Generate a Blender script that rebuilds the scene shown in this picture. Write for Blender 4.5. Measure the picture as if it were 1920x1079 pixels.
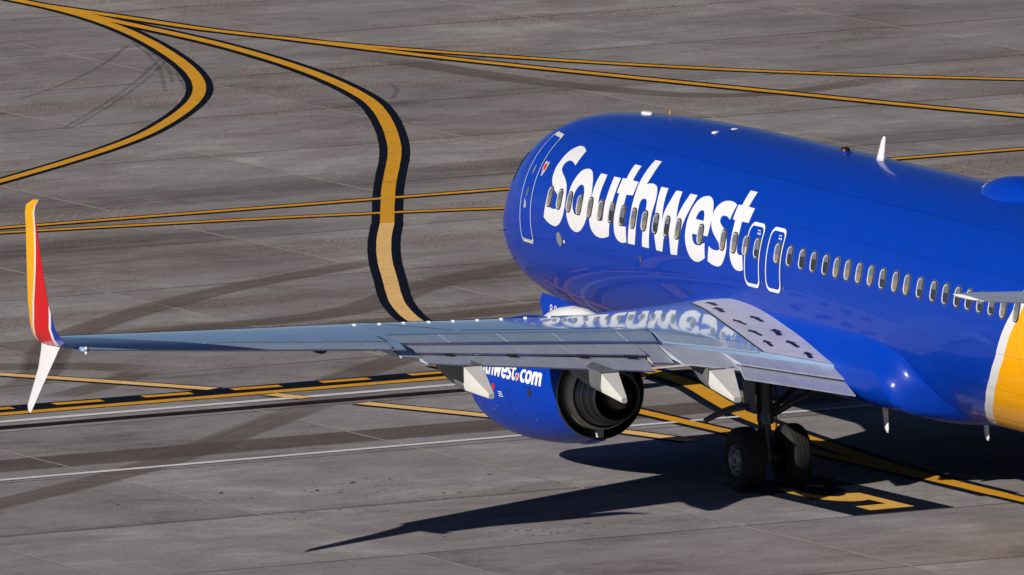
import bpy, bmesh, math, random, bisect
from mathutils import Vector, Matrix
from mathutils.geometry import tessellate_polygon

# ---------------------------------------------------------------- camera, sky, sun
scene = bpy.context.scene
for o in list(bpy.data.objects): bpy.data.objects.remove(o)
COL = scene.collection
CAM_R = ((0.926471505, -0.375299148, -0.028303703), (0.068979149, 0.095391395, 0.993047007), (0.369989766, 0.921982121, -0.114265225))
CAM_P = (-142.085067, -335.429231, 45.358394)
cd = bpy.data.cameras.new('camera'); cam = bpy.data.objects.new('camera', cd); COL.objects.link(cam)
cd.sensor_fit = 'HORIZONTAL'; cd.sensor_width = 36.0; cd.lens = 40211.377 / 1920 * 36.0
cd.clip_start = 5.0; cd.clip_end = 9000.0
r, u, f = [Vector(v) for v in CAM_R]
m = Matrix((r, u, -f)).transposed().to_4x4(); m.translation = Vector(CAM_P); cam.matrix_world = m
scene.camera = cam

SUN = Vector((-1.86, -0.47, 1.0)).normalized()
elev = math.asin(SUN.z); azim = math.atan2(SUN.x, SUN.y)
w = bpy.data.worlds.new('World'); scene.world = w; w.use_nodes = True
nt = w.node_tree; bg = nt.nodes['Background']
sky = nt.nodes.new('ShaderNodeTexSky'); sky.sky_type = 'NISHITA'; sky.sun_disc = False
sky.sun_elevation = elev; sky.sun_rotation = azim % (2 * math.pi)
sky.altitude = 340; sky.air_density = 0.36; sky.dust_density = 0.05; sky.ozone_density = 1.0
nt.links.new(sky.outputs[0], bg.inputs[0]); bg.inputs[1].default_value = 0.05
sd = bpy.data.lights.new('sun', 'SUN'); sd.energy = 5.0; sd.angle = math.radians(0.53); sd.color = (1.0, 0.94, 0.86)
so = bpy.data.objects.new('sun', sd); COL.objects.link(so); so.location = (-60, -18, 60)
so.rotation_euler = (-SUN).to_track_quat('-Z', 'Y').to_euler()
vs = scene.view_settings; vs.view_transform = 'Standard'; vs.look = 'None'; vs.exposure = 0.0; vs.gamma = 1.0; vs.use_curve_mapping = False
scene.render.engine = 'CYCLES'
scene.cycles.max_bounces = 8; scene.cycles.glossy_bounces = 5; scene.cycles.diffuse_bounces = 1

# ---------------------------------------------------------------- helpers
random.seed(7)
MIR = [False]
def mesh_obj(name, V, F, mats, parent=None, smooth=True, fm=None, mir=None, uv=None, angle=None):
    me = bpy.data.meshes.new(name)
    if (MIR[0] if mir is None else mir):
        V = [(-v[0], v[1], v[2]) for v in V]; F = [tuple(reversed(f_)) for f_ in F]
    me.from_pydata([tuple(v) for v in V], [], [tuple(f_) for f_ in F])
    if not isinstance(mats, (list, tuple)): mats = [mats]
    for mt in mats: me.materials.append(mt)
    if fm:
        for p, i in zip(me.polygons, fm): p.material_index = i
    if smooth:
        for p in me.polygons: p.use_smooth = True
        if angle: me.set_sharp_from_angle(angle=math.radians(angle))
    if uv:
        ul = me.uv_layers.new(name='UVMap')
        for l in me.loops: ul.data[l.index].uv = uv[l.vertex_index]
    me.update()
    o = bpy.data.objects.new(name, me); COL.objects.link(o)
    if parent: o.parent = parent
    return o
def empty(name, loc=(0, 0, 0), parent=None):
    o = bpy.data.objects.new(name, None); COL.objects.link(o); o.location = loc; o.empty_display_size = 0.5
    if parent: o.parent = parent
    return o
def loft(rings, cap0=True, cap1=True, closed=True):
    n = len(rings[0]); V = [p for r_ in rings for p in r_]; F = []
    for i in range(len(rings) - 1):
        for j in range(n if closed else n - 1):
            k = (j + 1) % n
            F.append((i * n + j, i * n + k, (i + 1) * n + k, (i + 1) * n + j))
    if cap0: F.append(tuple(reversed(range(n))))
    if cap1: F.append(tuple(range((len(rings) - 1) * n, len(rings) * n)))
    return V, F
def join(*parts):
    V = []; F = []
    for v, f_ in parts:
        o = len(V); V += list(v); F += [tuple(i + o for i in q) for q in f_]
    return V, F
def boxg(x0, x1, y0, y1, z0, z1):
    V = [(x0, y0, z0), (x1, y0, z0), (x1, y1, z0), (x0, y1, z0), (x0, y0, z1), (x1, y0, z1), (x1, y1, z1), (x0, y1, z1)]
    return V, [(0, 3, 2, 1), (4, 5, 6, 7), (0, 1, 5, 4), (1, 2, 6, 5), (2, 3, 7, 6), (3, 0, 4, 7)]
def tube(p0, p1, r0, r1=None, n=16):
    r1 = r0 if r1 is None else r1; p0 = Vector(p0); p1 = Vector(p1); d = (p1 - p0).normalized()
    a = d.orthogonal().normalized(); b = d.cross(a)
    rg = [[tuple(p + (a * math.cos(t) + b * math.sin(t)) * rr) for t in [2 * math.pi * k / n for k in range(n)]] for p, rr in ((p0, r0), (p1, r1))]
    return loft(rg)
def revolve_x(prof, cx, cy, cz, n=40, close=False):
    # profile of (x offset, radius) turned about an axis parallel to X
    rg = [[(cx + x, cy + r_ * math.cos(2 * math.pi * k / n), cz + r_ * math.sin(2 * math.pi * k / n)) for k in range(n)] for x, r_ in prof]
    return loft(rg, cap0=not close, cap1=not close)
def revolve_y(prof, cx, cz, n=64, cap0=False, cap1=False):
    rg = [[(cx - r_ * math.cos(2 * math.pi * k / n), y, cz + dz + r_ * math.sin(2 * math.pi * k / n)) for k in range(n)] for y, r_, dz in prof]
    return loft(rg, cap0, cap1)
def pchip(xs, ys):
    n = len(xs); h = [xs[i + 1] - xs[i] for i in range(n - 1)]; d = [(ys[i + 1] - ys[i]) / h[i] for i in range(n - 1)]
    mm = [0] * n; mm[0] = d[0]; mm[-1] = d[-1]
    for i in range(1, n - 1):
        if d[i - 1] * d[i] > 0:
            w1 = 2 * h[i] + h[i - 1]; w2 = h[i] + 2 * h[i - 1]; mm[i] = (w1 + w2) / (w1 / d[i - 1] + w2 / d[i])
    def fn(x):
        i = min(max(bisect.bisect_right(xs, x) - 1, 0), n - 2); t = min(max((x - xs[i]) / h[i], 0), 1)
        return (2*t**3-3*t**2+1)*ys[i]+(t**3-2*t**2+t)*h[i]*mm[i]+(-2*t**3+3*t**2)*ys[i+1]+(t**3-t**2)*h[i]*mm[i+1]
    return fn
def catmull(pts, closed=False, n=6, corners=None):
    out = []; N = len(pts); corners = corners or [0] * N
    rng = range(N if closed else N - 1)
    for i in rng:
        p1 = pts[i]; p2 = pts[(i + 1) % N]
        p0 = pts[(i - 1) % N] if (closed or i > 0) else p1
        p3 = pts[(i + 2) % N] if (closed or i + 2 < N) else p2
        if corners[i]: p0 = p1
        if corners[(i + 1) % N]: p3 = p2
        if corners[i] and corners[(i + 1) % N]: out.append(tuple(p1)); continue
        for k in range(n):
            t = k / n
            out.append(tuple(0.5 * ((2 * b) + (-a + c) * t + (2*a - 5*b + 4*c - d) * t*t + (-a + 3*b - 3*c + d) * t**3) for a, b, c, d in zip(p0, p1, p2, p3)))
    if not closed: out.append(tuple(pts[-1]))
    return out

# ---------------------------------------------------------------- materials
class NB:
    def __init__(s, name):
        s.mat = bpy.data.materials.new(name); s.mat.use_nodes = True; s.t = s.mat.node_tree
        s.b = s.t.nodes['Principled BSDF']
    def n(s, typ, **kw):
        nd = s.t.nodes.new(typ)
        for k, v in kw.items(): setattr(nd, k, v)
        return nd
    def set(s, sock, v):
        if hasattr(v, 'links') or isinstance(v, bpy.types.NodeSocket): s.t.links.new(v, sock)
        else: sock.default_value = v
    def math(s, op, a, b=0.0, c=0.0, clamp=False):
        nd = s.n('ShaderNodeMath', operation=op, use_clamp=clamp)
        for i, v in enumerate((a, b, c)):
            if i < len(nd.inputs): s.set(nd.inputs[i], v)
        return nd.outputs[0]
    def noise(s, vec, scale, detail=3.0, rough=0.55, dist=0.0):
        nd = s.n('ShaderNodeTexNoise'); s.set(nd.inputs['Vector'], vec); nd.inputs['Scale'].default_value = scale
        nd.inputs['Detail'].default_value = detail; nd.inputs['Roughness'].default_value = rough; nd.inputs['Distortion'].default_value = dist
        return nd.outputs[0]
    def ramp(s, fac, stops, interp='LINEAR'):
        nd = s.n('ShaderNodeValToRGB'); e = nd.color_ramp; e.interpolation = interp
        while len(e.elements) < len(stops): e.elements.new(0.5)
        for el, (p, c) in zip(e.elements, stops): el.position = p; el.color = (*c, 1) if len(c) == 3 else c
        s.set(nd.inputs[0], fac); return nd.outputs[0]
    def mix(s, fac, a, b, typ='MIX'):
        nd = s.n('ShaderNodeMix', data_type='RGBA', blend_type=typ)
        s.set(nd.inputs[0], fac)
        for k, v in ((6, a), (7, b)):
            s.set(nd.inputs[k], (*v, 1) if isinstance(v, tuple) and len(v) == 3 else v)
        return nd.outputs[2]
    def sep(s, vec):
        nd = s.n('ShaderNodeSeparateXYZ'); s.set(nd.inputs[0], vec); return nd.outputs
    def comb(s, x, y, z=0.0):
        nd = s.n('ShaderNodeCombineXYZ'); s.set(nd.inputs[0], x); s.set(nd.inputs[1], y); s.set(nd.inputs[2], z); return nd.outputs[0]
    def pos(s): return s.n('ShaderNodeNewGeometry').outputs['Position']
    def bump(s, h, strength, dist=0.01):
        nd = s.n('ShaderNodeBump'); nd.inputs['Strength'].default_value = strength; nd.inputs['Distance'].default_value = dist
        s.set(nd.inputs['Height'], h); s.t.links.new(nd.outputs[0], s.b.inputs['Normal'])
def paint(name, col, rough=0.3, metal=0.0, coat=0.0, var=0.06, scale=3.0, spec=0.5, grime=0.0, grime_scale=2.0, streak=0.0):
    b = NB(name); p = b.pos()
    nz = b.noise(p, scale, 4)
    c = b.mix(b.math('MULTIPLY', nz, 1.0), tuple(x * (1 - var) for x in col), tuple(min(1, x * (1 + var)) for x in col))
    if grime:
        g = b.ramp(b.noise(p, grime_scale, 6, 0.65), [(0.42, (0, 0, 0)), (0.72, (1, 1, 1))])
        c = b.mix(b.math('MULTIPLY', g, grime), c, tuple(x * 0.45 for x in col))
    if streak:
        q = b.sep(p)
        sn = b.ramp(b.noise(b.comb(b.math('MULTIPLY', q[0], 9.0), b.math('MULTIPLY', q[1], 0.9), b.math('MULTIPLY', q[2], 2.0)), 1.0, 5, 0.7), [(0.40, (0, 0, 0)), (0.75, (1, 1, 1))])
        c = b.mix(b.math('MULTIPLY', sn, streak), c, tuple(x * 0.5 for x in col))
        ln = b.ramp(b.noise(b.comb(b.math('MULTIPLY', q[0], 3.0), b.math('MULTIPLY', q[1], 6.0), q[2]), 2.0, 4, 0.7), [(0.55, (0, 0, 0)), (0.8, (1, 1, 1))])
        c = b.mix(b.math('MULTIPLY', ln, streak * 0.8), c, tuple(min(1, x * 1.35) for x in col))
    b.set(b.b.inputs['Base Color'], c)
    rr = b.math('ADD', b.math('MULTIPLY', b.noise(p, scale * 1.7, 3), 0.08), rough - 0.04)
    b.set(b.b.inputs['Roughness'], rr)
    b.b.inputs['Metallic'].default_value = metal; b.b.inputs['Specular IOR Level'].default_value = spec
    b.b.inputs['Coat Weight'].default_value = coat; b.b.inputs['Coat Roughness'].default_value = 0.03
    return b.mat

BLUE = (0.0, 0.037, 0.37)
def fuselage_material():
    b = NB('fuselage_paint'); p = b.pos(); s = b.sep(p)
    # livery: blue, white stripe, warm yellow, white stripe, red; edges sweep forward towards the belly
    zt = b.math('DIVIDE', b.math('SUBTRACT', s[2], 1.2), 4.2, clamp=True)
    pts = [(1.2, -3.9), (1.522, -4.87), (1.739, -5.451), (2.059, -6.164), (2.519, -6.963), (2.946, -7.548), (3.445, -8.012), (3.742, -8.311), (4.161, -8.60), (5.4, -10.1)]
    yb = b.ramp(zt, [((z - 1.2) / 4.2, ((y + 11) / 8.0,) * 3) for z, y in pts])
    yb = b.math('SUBTRACT', b.math('MULTIPLY', yb, 8.0), 11.0)
    d = b.math('SUBTRACT', yb, s[1])          # metres aft of the first edge
    col = BLUE
    nz = b.noise(p, 1.3, 4)
    col = b.mix(nz, tuple(c * 0.93 for c in BLUE), tuple(c * 1.06 for c in BLUE))
    for lim, c in ((0.0, (0.72, 0.72, 0.74)), (0.34, (0.93, 0.41, 0.0)), (3.6, (0.72, 0.72, 0.74)), (3.9, (0.62, 0.012, 0.012)), (7.0, (0.72, 0.72, 0.74)), (7.3, BLUE)):
        col = b.mix(b.math('GREATER_THAN', d, lim), col, c)
    # skin joints round the barrel and lap joints along it
    jy = b.math('ABSOLUTE', b.math('SUBTRACT', b.math('FRACT', b.math('DIVIDE', b.math('ADD', s[1], 40.35), 2.54)), 0.5))
    ring = b.math('LESS_THAN', jy, 0.0030)
    lap = 0.0
    for zl in (4.92, 4.30, 3.02, 2.35):
        lap = b.math('MAXIMUM', lap, b.math('LESS_THAN', b.math('ABSOLUTE', b.math('SUBTRACT', s[2], zl)), 0.0045))
    seams = b.math('MAXIMUM', ring, lap)
    col = b.mix(b.math('MULTIPLY', seams, 0.45), col, (0.0, 0.004, 0.06))
    dirt = b.ramp(b.noise(b.comb(b.math('MULTIPLY', s[0], 2.0), b.math('MULTIPLY', s[1], 0.35), b.math('MULTIPLY', s[2], 2.2)), 1.5, 6, 0.7), [(0.5, (0,) * 3), (0.8, (1,) * 3)])
    col = b.mix(b.math('MULTIPLY', dirt, 0.10), col, (0.008, 0.04, 0.20))
    b.set(b.b.inputs['Base Color'], col)
    b.b.inputs['Roughness'].default_value = 0.36; b.b.inputs['Metallic'].default_value = 0.08
    b.b.inputs['Specular IOR Level'].default_value = 0.1
    b.b.inputs['Coat Weight'].default_value = 0.36; b.b.inputs['Coat IOR'].default_value = 1.38
    b.set(b.b.inputs['Coat Roughness'], b.math('ADD', b.math('MULTIPLY', dirt, 0.05), 0.02))
    b.bump(b.noise(b.comb(s[0], b.math('MULTIPLY', s[1], 1.0), s[2]), 1.6, 2), 0.10, 0.02)
    return b.mat
M = {}
M['fus'] = fuselage_material()
M['blue'] = paint('blue_paint', BLUE, 0.42, metal=0.0, coat=0.22, spec=0.08, grime=0.10)
M['blue'].node_tree.nodes['Principled BSDF'].inputs['Coat Roughness'].default_value = 0.16
M['white'] = paint('white_paint', (0.74, 0.74, 0.76), 0.32, coat=0.4, var=0.03)
M['letter'] = paint('letter_white', (0.76, 0.76, 0.78), 0.35, coat=0.8, var=0.03)
M['yellow'] = paint('warm_yellow_paint', (0.80, 0.36, 0.005), 0.3, coat=0.8)
M['red'] = paint('red_paint', (0.62, 0.012, 0.014), 0.3, coat=0.8)
M['wing'] = paint('wing_grey_paint', (0.31, 0.47, 0.70), 0.08, coat=0.6, var=0.06, grime=0.10, grime_scale=1.4)  # grey paint with the sky's blue reflection mixed into its base colour
M['flap'] = paint('flap_grey_paint', (0.49, 0.51, 0.60), 0.30, coat=0.15, var=0.10, grime=0.30, grime_scale=3.0, streak=0.5)
M['panel'] = paint('spoiler_grey_paint', (0.38, 0.48, 0.63), 0.16, coat=0.4, var=0.08, grime=0.15, grime_scale=2.0, streak=0.3)  # bluish base carries the sky reflected in the grey panels
M['fair'] = paint('fairing_grey', (0.13, 0.135, 0.145), 0.45, var=0.08, grime=0.3)
M['fairtip'] = paint('fairing_tip_white', (0.62, 0.61, 0.58), 0.38, var=0.05, grime=0.25)
M['alu'] = paint('bare_aluminium', (0.74, 0.74, 0.76), 0.26, metal=1.0, var=0.05)
M['walk'] = paint('walkway_white', (0.66, 0.65, 0.73), 0.42, var=0.05, grime=0.25, grime_scale=2.5, streak=0.2)
M['black'] = paint('black_rubber_seal', (0.012, 0.012, 0.014), 0.5)
M['tyre'] = paint('tyre_rubber', (0.010, 0.010, 0.010), 0.8, var=0.2, scale=14)
M['hub'] = paint('wheel_hub_grey', (0.33, 0.33, 0.34), 0.4, metal=0.3, grime=0.5, grime_scale=9)
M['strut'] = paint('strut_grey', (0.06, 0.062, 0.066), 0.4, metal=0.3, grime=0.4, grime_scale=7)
M['chrome'] = paint('polished_steel', (0.75, 0.75, 0.76), 0.12, metal=1.0)
M['hot'] = paint('exhaust_metal', (0.11, 0.10, 0.095), 0.38, metal=0.75, var=0.25, grime=0.4)
M['duct'] = paint('fan_duct_lining', (0.50, 0.46, 0.36), 0.5, var=0.08, grime=0.3)
M['dark'] = paint('dark_cavity', (0.01, 0.01, 0.011), 0.7)
M['rim'] = paint('window_rim', (0.54, 0.55, 0.57), 0.35, metal=0.2, var=0.05)
M['glass'] = paint('window_glass', (0.012, 0.012, 0.014), 0.06, spec=0.8)
M['shade'] = paint('window_shade_tan', (0.21, 0.17, 0.125), 0.35, coat=0.5, var=0.12, scale=9)  # lower pane colour: drawn shade plus the ground's tan reflection, painted in
M['shadegrey'] = paint('window_shade_grey', (0.12, 0.13, 0.15), 0.3, coat=0.5, var=0.1, scale=6)
M['redlens'] = paint('red_lens', (0.03, 0.002, 0.002), 0.45, coat=0.1)
M['lens'] = paint('clear_lens', (0.9, 0.9, 0.92), 0.1, coat=1.0)
M['portgrey'] = paint('static_port_grey', (0.30, 0.31, 0.33), 0.35, metal=0.4)
def winglet_material():
    b = NB('winglet_livery'); uvn = b.n('ShaderNodeUVMap'); uvn.uv_map = 'UVMap'; s = b.sep(uvn.outputs[0])
    uy = b.math('ADD', b.math('MULTIPLY', s[1], 0.90), 0.07)
    d = b.math('SUBTRACT', s[0], uy)
    W_ = (0.74, 0.74, 0.76)
    c = b.mix(b.math('GREATER_THAN', d, 0.0), (0.84, 0.40, 0.004), W_)
    c = b.mix(b.math('LESS_THAN', s[0], b.math('SUBTRACT', 0.055, b.math('MULTIPLY', s[1], 0.04))), c, (0.30, 0.30, 0.31))
    c = b.mix(b.math('GREATER_THAN', d, b.math('ADD', b.math('MULTIPLY', s[1], 0.08), 0.045)), c, (0.62, 0.01, 0.012))
    e = b.math('SUBTRACT', s[0], b.math('ADD', b.math('MULTIPLY', s[1], 1.35), 0.62))
    c = b.mix(b.math('GREATER_THAN', e, 0.0), c, W_)
    c = b.mix(b.math('GREATER_THAN', e, 0.075), c, (0.004, 0.04, 0.34))
    b.set(b.b.inputs['Base Color'], c); b.b.inputs['Roughness'].default_value = 0.35; b.b.inputs['Coat Weight'].default_value = 0.15; b.b.inputs['Specular IOR Level'].default_value = 0.15
    return b.mat
M['winglet'] = winglet_material()
# ---------------------------------------------------------------- pavement
GA = math.radians(-2.6171); GS, GC = math.sin(GA), math.cos(GA)
def g2w(gx, gy, z=0.0): return (gx * GC + gy * GS, -gx * GS + gy * GC, z)

def concrete_material():
    b = NB('airport_concrete'); p = b.pos(); s = b.sep(p)
    gx = b.math('SUBTRACT', b.math('MULTIPLY', s[0], GC), b.math('MULTIPLY', s[1], GS))
    gy = b.math('ADD', b.math('MULTIPLY', s[0], GS), b.math('MULTIPLY', s[1], GC))
    g = b.comb(gx, gy, 0.0)
    big = b.noise(g, 0.10, 5, 0.6); mid = b.noise(g, 0.42, 6, 0.65, 0.6); sml = b.noise(g, 2.3, 5, 0.65); fine = b.noise(g, 11.0, 4, 0.7); grit = b.noise(g, 60.0, 2, 0.7)
    streak = b.noise(b.comb(b.math('MULTIPLY', gx, 0.55), b.math('MULTIPLY', gy, 1.2)), 1.1, 5, 0.65)
    rnd = b.n('ShaderNodeObjectInfo').outputs['Random']
    v = b.math('ADD', b.math('MULTIPLY', big, 0.26), b.math('MULTIPLY', mid, 0.36))
    v = b.math('ADD', v, b.math('MULTIPLY', streak, 0.22))
    v = b.math('ADD', v, b.math('MULTIPLY', sml, 0.16))
    v = b.math('ADD', v, b.math('MULTIPLY', b.math('SUBTRACT', fine, 0.5), 0.20))
    v = b.math('ADD', v, b.math('MULTIPLY', b.math('SUBTRACT', rnd, 0.5), 0.09))
    col = b.ramp(v, [(0.36, (0.138, 0.122, 0.125)), (0.455, (0.220, 0.201, 0.204)), (0.53, (0.256, 0.241, 0.245)), (0.65, (0.38, 0.368, 0.368))])
    tint = b.noise(g, 0.33, 3)
    col = b.mix(b.math('MULTIPLY', tint, b.math('ADD', 0.05, b.math('MULTIPLY', b.math('DIVIDE', b.math('SUBTRACT', gy, 12.0), 14.0, clamp=True), 0.30))), col, (1.08, 0.955, 0.945), 'MULTIPLY')
    wob = b.math('MULTIPLY', b.math('SUBTRACT', b.noise(g, 0.35, 4, 0.6), 0.5), 1.6)
    patch = b.ramp(b.noise(b.comb(b.math('MULTIPLY', gx, 0.12), b.math('MULTIPLY', gy, 1.1)), 1.3, 5, 0.7), [(0.28, (0.25,) * 3), (0.62, (1,) * 3)])
    def soft(dist, hw, edge):
        # 1 inside the half width hw, fading to 0 over edge
        return b.math('DIVIDE', b.math('SUBTRACT', hw + edge, dist), edge, clamp=True)
    def band(c, g0, hw, edge, k, tone, wk=1.0, x0=None, x1=None, xe=3.0, use_patch=True):
        d = b.math('ABSOLUTE', b.math('SUBTRACT', b.math('ADD', gy, b.math('MULTIPLY', wob, wk)), g0))
        mk_ = soft(d, hw, edge)
        if x0 is not None: mk_ = b.math('MULTIPLY', mk_, b.math('DIVIDE', b.math('SUBTRACT', gx, x0), xe, clamp=True))
        if x1 is not None: mk_ = b.math('MULTIPLY', mk_, b.math('DIVIDE', b.math('SUBTRACT', x1, gx), xe, clamp=True))
        if use_patch: mk_ = b.math('MULTIPLY', mk_, patch)
        return b.mix(b.math('MULTIPLY', mk_, k), c, tone, 'MULTIPLY')
    def track(c, a, e, hw, edge, k, tone, wk=0.25):
        # a straight tyre track from a to e
        L = math.hypot(e[0] - a[0], e[1] - a[1]); ux, uy = (e[0] - a[0]) / L, (e[1] - a[1]) / L
        dx = b.math('SUBTRACT', gx, a[0]); dy = b.math('SUBTRACT', gy, a[1])
        along = b.math('ADD', b.math('MULTIPLY', dx, ux), b.math('MULTIPLY', dy, uy))
        acr = b.math('ABSOLUTE', b.math('ADD', b.math('SUBTRACT', b.math('MULTIPLY', dx, uy), b.math('MULTIPLY', dy, ux)), b.math('MULTIPLY', wob, wk)))
        mk_ = soft(acr, hw, edge)
        mk_ = b.math('MULTIPLY', mk_, b.math('DIVIDE', along, 0.8, clamp=True))
        mk_ = b.math('MULTIPLY', mk_, b.math('DIVIDE', b.math('SUBTRACT', L, along), 0.8, clamp=True))
        rub = b.ramp(b.noise(b.comb(b.math('MULTIPLY', acr, 9.0), b.math('MULTIPLY', along, 0.5)), 1.0, 3), [(0.25, (0.45,) * 3), (0.6, (1,) * 3)])
        return b.mix(b.math('MULTIPLY', b.math('MULTIPLY', mk_, rub), k), c, tone, 'MULTIPLY')
    BR = (0.50, 0.435, 0.40); DK = (0.46, 0.43, 0.42)
    col = band(col, 11.35, 0.70, 0.18, 0.95, (0.46, 0.40, 0.355), 0.12, use_patch=False)
    col = band(col, 48.7, 0.7, 1.4, 0.85, DK, 0.8, x0=2.0)
    col = band(col, 42.1, 0.4, 1.2, 0.80, DK, 0.5, x0=-6.0, x1=9.0)
    col = band(col, 39.2, 1.7, 2.0, 0.75, BR, 1.4, x0=-12.0, x1=7.0)
    col = band(col, 31.5, 0.2, 0.9, 0.55, BR, 1.6)
    col = band(col, 27.3, 0.7, 1.3, 0.75, BR, 1.2, x1=14.0)
    col = band(col, 33.0, 0.8, 1.6, 0.6, BR, 1.5, x0=3.5)
    col = band(col, 62.0, 0.3, 1.6, 0.40, DK, 1.5, x0=14.0)
    col = band(col, 70.5, 0.4, 1.8, 0.35, DK, 1.5)
    col = band(col, 55.0, 0.3, 1.3, 0.35, (0.6, 0.56, 0.52), 1.2)
    col = band(col, 2.45, 0.06, 0.08, 0.55, DK, 0.05, x1=-3.0, use_patch=False)
    col = band(col, 2.75, 0.02, 0.04, 0.40, DK, 0.05, x1=-3.0, use_patch=False)
    col = band(col, 1.5, 0.05, 0.4, 0.25, DK, 0.4)
    grain = b.noise(b.comb(gx, b.math('MULTIPLY', gy, 0.22)), 22.0, 3, 0.75)
    col = b.mix(1.0, col, b.ramp(grain, [(0.30, (0.86, 0.85, 0.85)), (0.5, (1.0,) * 3), (0.70, (1.13, 1.12, 1.12))]), 'MULTIPLY')
    # rougher aggregate where the surface is scoured
    ag = b.ramp(b.noise(b.comb(gx, b.math('MULTIPLY', gy, 0.22)), 30.0, 2, 0.8), [(0.38, (0.50, 0.44, 0.41)), (0.50, (0.86, 0.80, 0.77)), (0.62, (1.35, 1.28, 1.2))])
    agm = b.ramp(b.noise(b.comb(b.math('MULTIPLY', gx, 0.5), gy), 0.30, 4, 0.6), [(0.50, (0,) * 3), (0.62, (0.85,) * 3)])
    agm = b.math('MULTIPLY', agm, b.math('DIVIDE', b.math('SUBTRACT', gy, 19.0), 8.0, clamp=True))
    col = b.mix(agm, col, ag, 'MULTIPLY')
    col = b.mix(b.math('MULTIPLY', b.math('SUBTRACT', grit, 0.35, clamp=True), 0.35), col, (0.75, 0.73, 0.72), 'MULTIPLY')
    b.set(b.b.inputs['Base Color'], col); b.b.inputs['Roughness'].default_value = 0.9; b.b.inputs['Specular IOR Level'].default_value = 0.08
    b.bump(b.math('ADD', fine, b.math('MULTIPLY', grit, 0.4)), 0.25, 0.004)
    return b.mat
def worn_paint(name, col, under, amount, scale=5.0, chips=0.61):
    b = NB(name); p = b.pos()
    a = b.noise(p, scale, 6, 0.7); c2 = b.noise(p, 0.8, 3)
    k = b.ramp(b.math('ADD', b.math('MULTIPLY', a, 0.7), b.math('MULTIPLY', c2, 0.3)), [(0.52 - amount, (0,) * 3), (0.72, (1,) * 3)])
    base = b.mix(b.noise(p, 2.2, 4), tuple(c * 0.86 for c in col), tuple(c * 1.12 for c in col))
    b.set(b.b.inputs['Base Color'], b.mix(b.math('MULTIPLY', k, 0.55), base, under))
    chip = b.math('LESS_THAN', b.math('ADD', b.math('MULTIPLY', b.noise(p, 26.0, 3, 0.7), 0.75), b.math('MULTIPLY', b.noise(p, 1.1, 3), 0.25)), chips)
    b.set(b.b.inputs['Alpha'], chip)
    b.b.inputs['Roughness'].default_value = 0.85; b.b.inputs['Specular IOR Level'].default_value = 0.04
    return b.mat
M['concrete'] = concrete_material()
M['sealant'] = worn_paint('joint_sealant', (0.41, 0.36, 0.32), (0.2, 0.17, 0.15), 0.16, 1.2)
M['tar'] = worn_paint('dark_tar_joint', (0.016, 0.010, 0.009), (0.05, 0.034, 0.03), 0.05)
M['pyel'] = worn_paint('taxi_yellow', (0.74, 0.345, 0.018), (0.42, 0.24, 0.07), 0.13, 3.0)
M['ptan'] = worn_paint('faded_taxi_yellow', (0.82, 0.52, 0.21), (0.62, 0.36, 0.10), 0.10, 3.0)
M['pblk'] = worn_paint('marking_black', (0.005, 0.008, 0.017), (0.016, 0.016, 0.02), 0.02, 3.0)
M['pwht'] = worn_paint('marking_white', (0.70, 0.68, 0.70), (0.42, 0.40, 0.40), 0.12, 4.0)
M['pfive'] = worn_paint('worn_digit_yellow', (0.76, 0.43, 0.08), (0.50, 0.30, 0.09), 0.14, 3.0)

ground = mesh_obj('ground', [(-3500, -3500, -0.04), (3500, -3500, -0.04), (3500, 3500, -0.04), (-3500, 3500, -0.04)], [(0, 1, 2, 3)], M['concrete'], smooth=False)
ground['kind'] = 'structure'
apron = empty('apron'); apron['kind'] = 'structure'; apron.rotation_euler = (0, 0, -GA)
# children of the apron are written in the slab grid: x across the joints, y along them
GXJ = [-38.5, -33.1, -27.7, -22.2, -16.8, -11.38, -5.36, -0.22, 5.32, 10.82, 16.28, 21.72, 26.95, 32.18, 37.6, 43.0, 48.4]
GYJ = [-30.0, -23.5, -17.0, -10.6, -4.1, 2.3, 9.1, 15.8, 22.0, 28.2, 34.3, 41.0, 48.0, 54.6, 61.2, 68.0, 74.7, 81.5, 88.0, 94.6, 101.2]
def slab_mesh():
    t = 0.006; e = 0.5
    V = [(-e, -e, -0.2), (e, -e, -0.2), (e, e, -0.2), (-e, e, -0.2), (-e, -e, -t), (e, -e, -t), (e, e, -t), (-e, e, -t)]
    k = e - 0.0015
    V += [(-k, -k, 0), (k, -k, 0), (k, k, 0), (-k, k, 0)]
    F = [(0, 1, 5, 4), (1, 2, 6, 5), (2, 3, 7, 6), (3, 0, 4, 7), (4, 5, 9, 8), (5, 6, 10, 9), (6, 7, 11, 10), (7, 4, 8, 11), (8, 9, 10, 11)]
    me = bpy.data.meshes.new('concrete_slab'); me.from_pydata(V, [], F); me.materials.append(M['concrete']); return me
SLAB = slab_mesh()
def in_view(gx, gy):
    # keep the slabs of the photographed wedge of pavement and a generous rim round it
    c = 5.9 + (gy - 30) * 0.435
    return abs(gx - c) < 26
for i in range(len(GXJ) - 1):
    for j in range(len(GYJ) - 1):
        x0, x1, y0, y1 = GXJ[i], GXJ[i + 1], GYJ[j], GYJ[j + 1]
        if not in_view((x0 + x1) / 2, (y0 + y1) / 2): continue
        o = bpy.data.objects.new('concrete_slab', SLAB); COL.objects.link(o); o.parent = apron
        o.location = ((x0 + x1) / 2, (y0 + y1) / 2, random.uniform(-0.0015, 0.0))
        o.scale = (x1 - x0 - 0.03, y1 - y0 - 0.014, 1)
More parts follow.
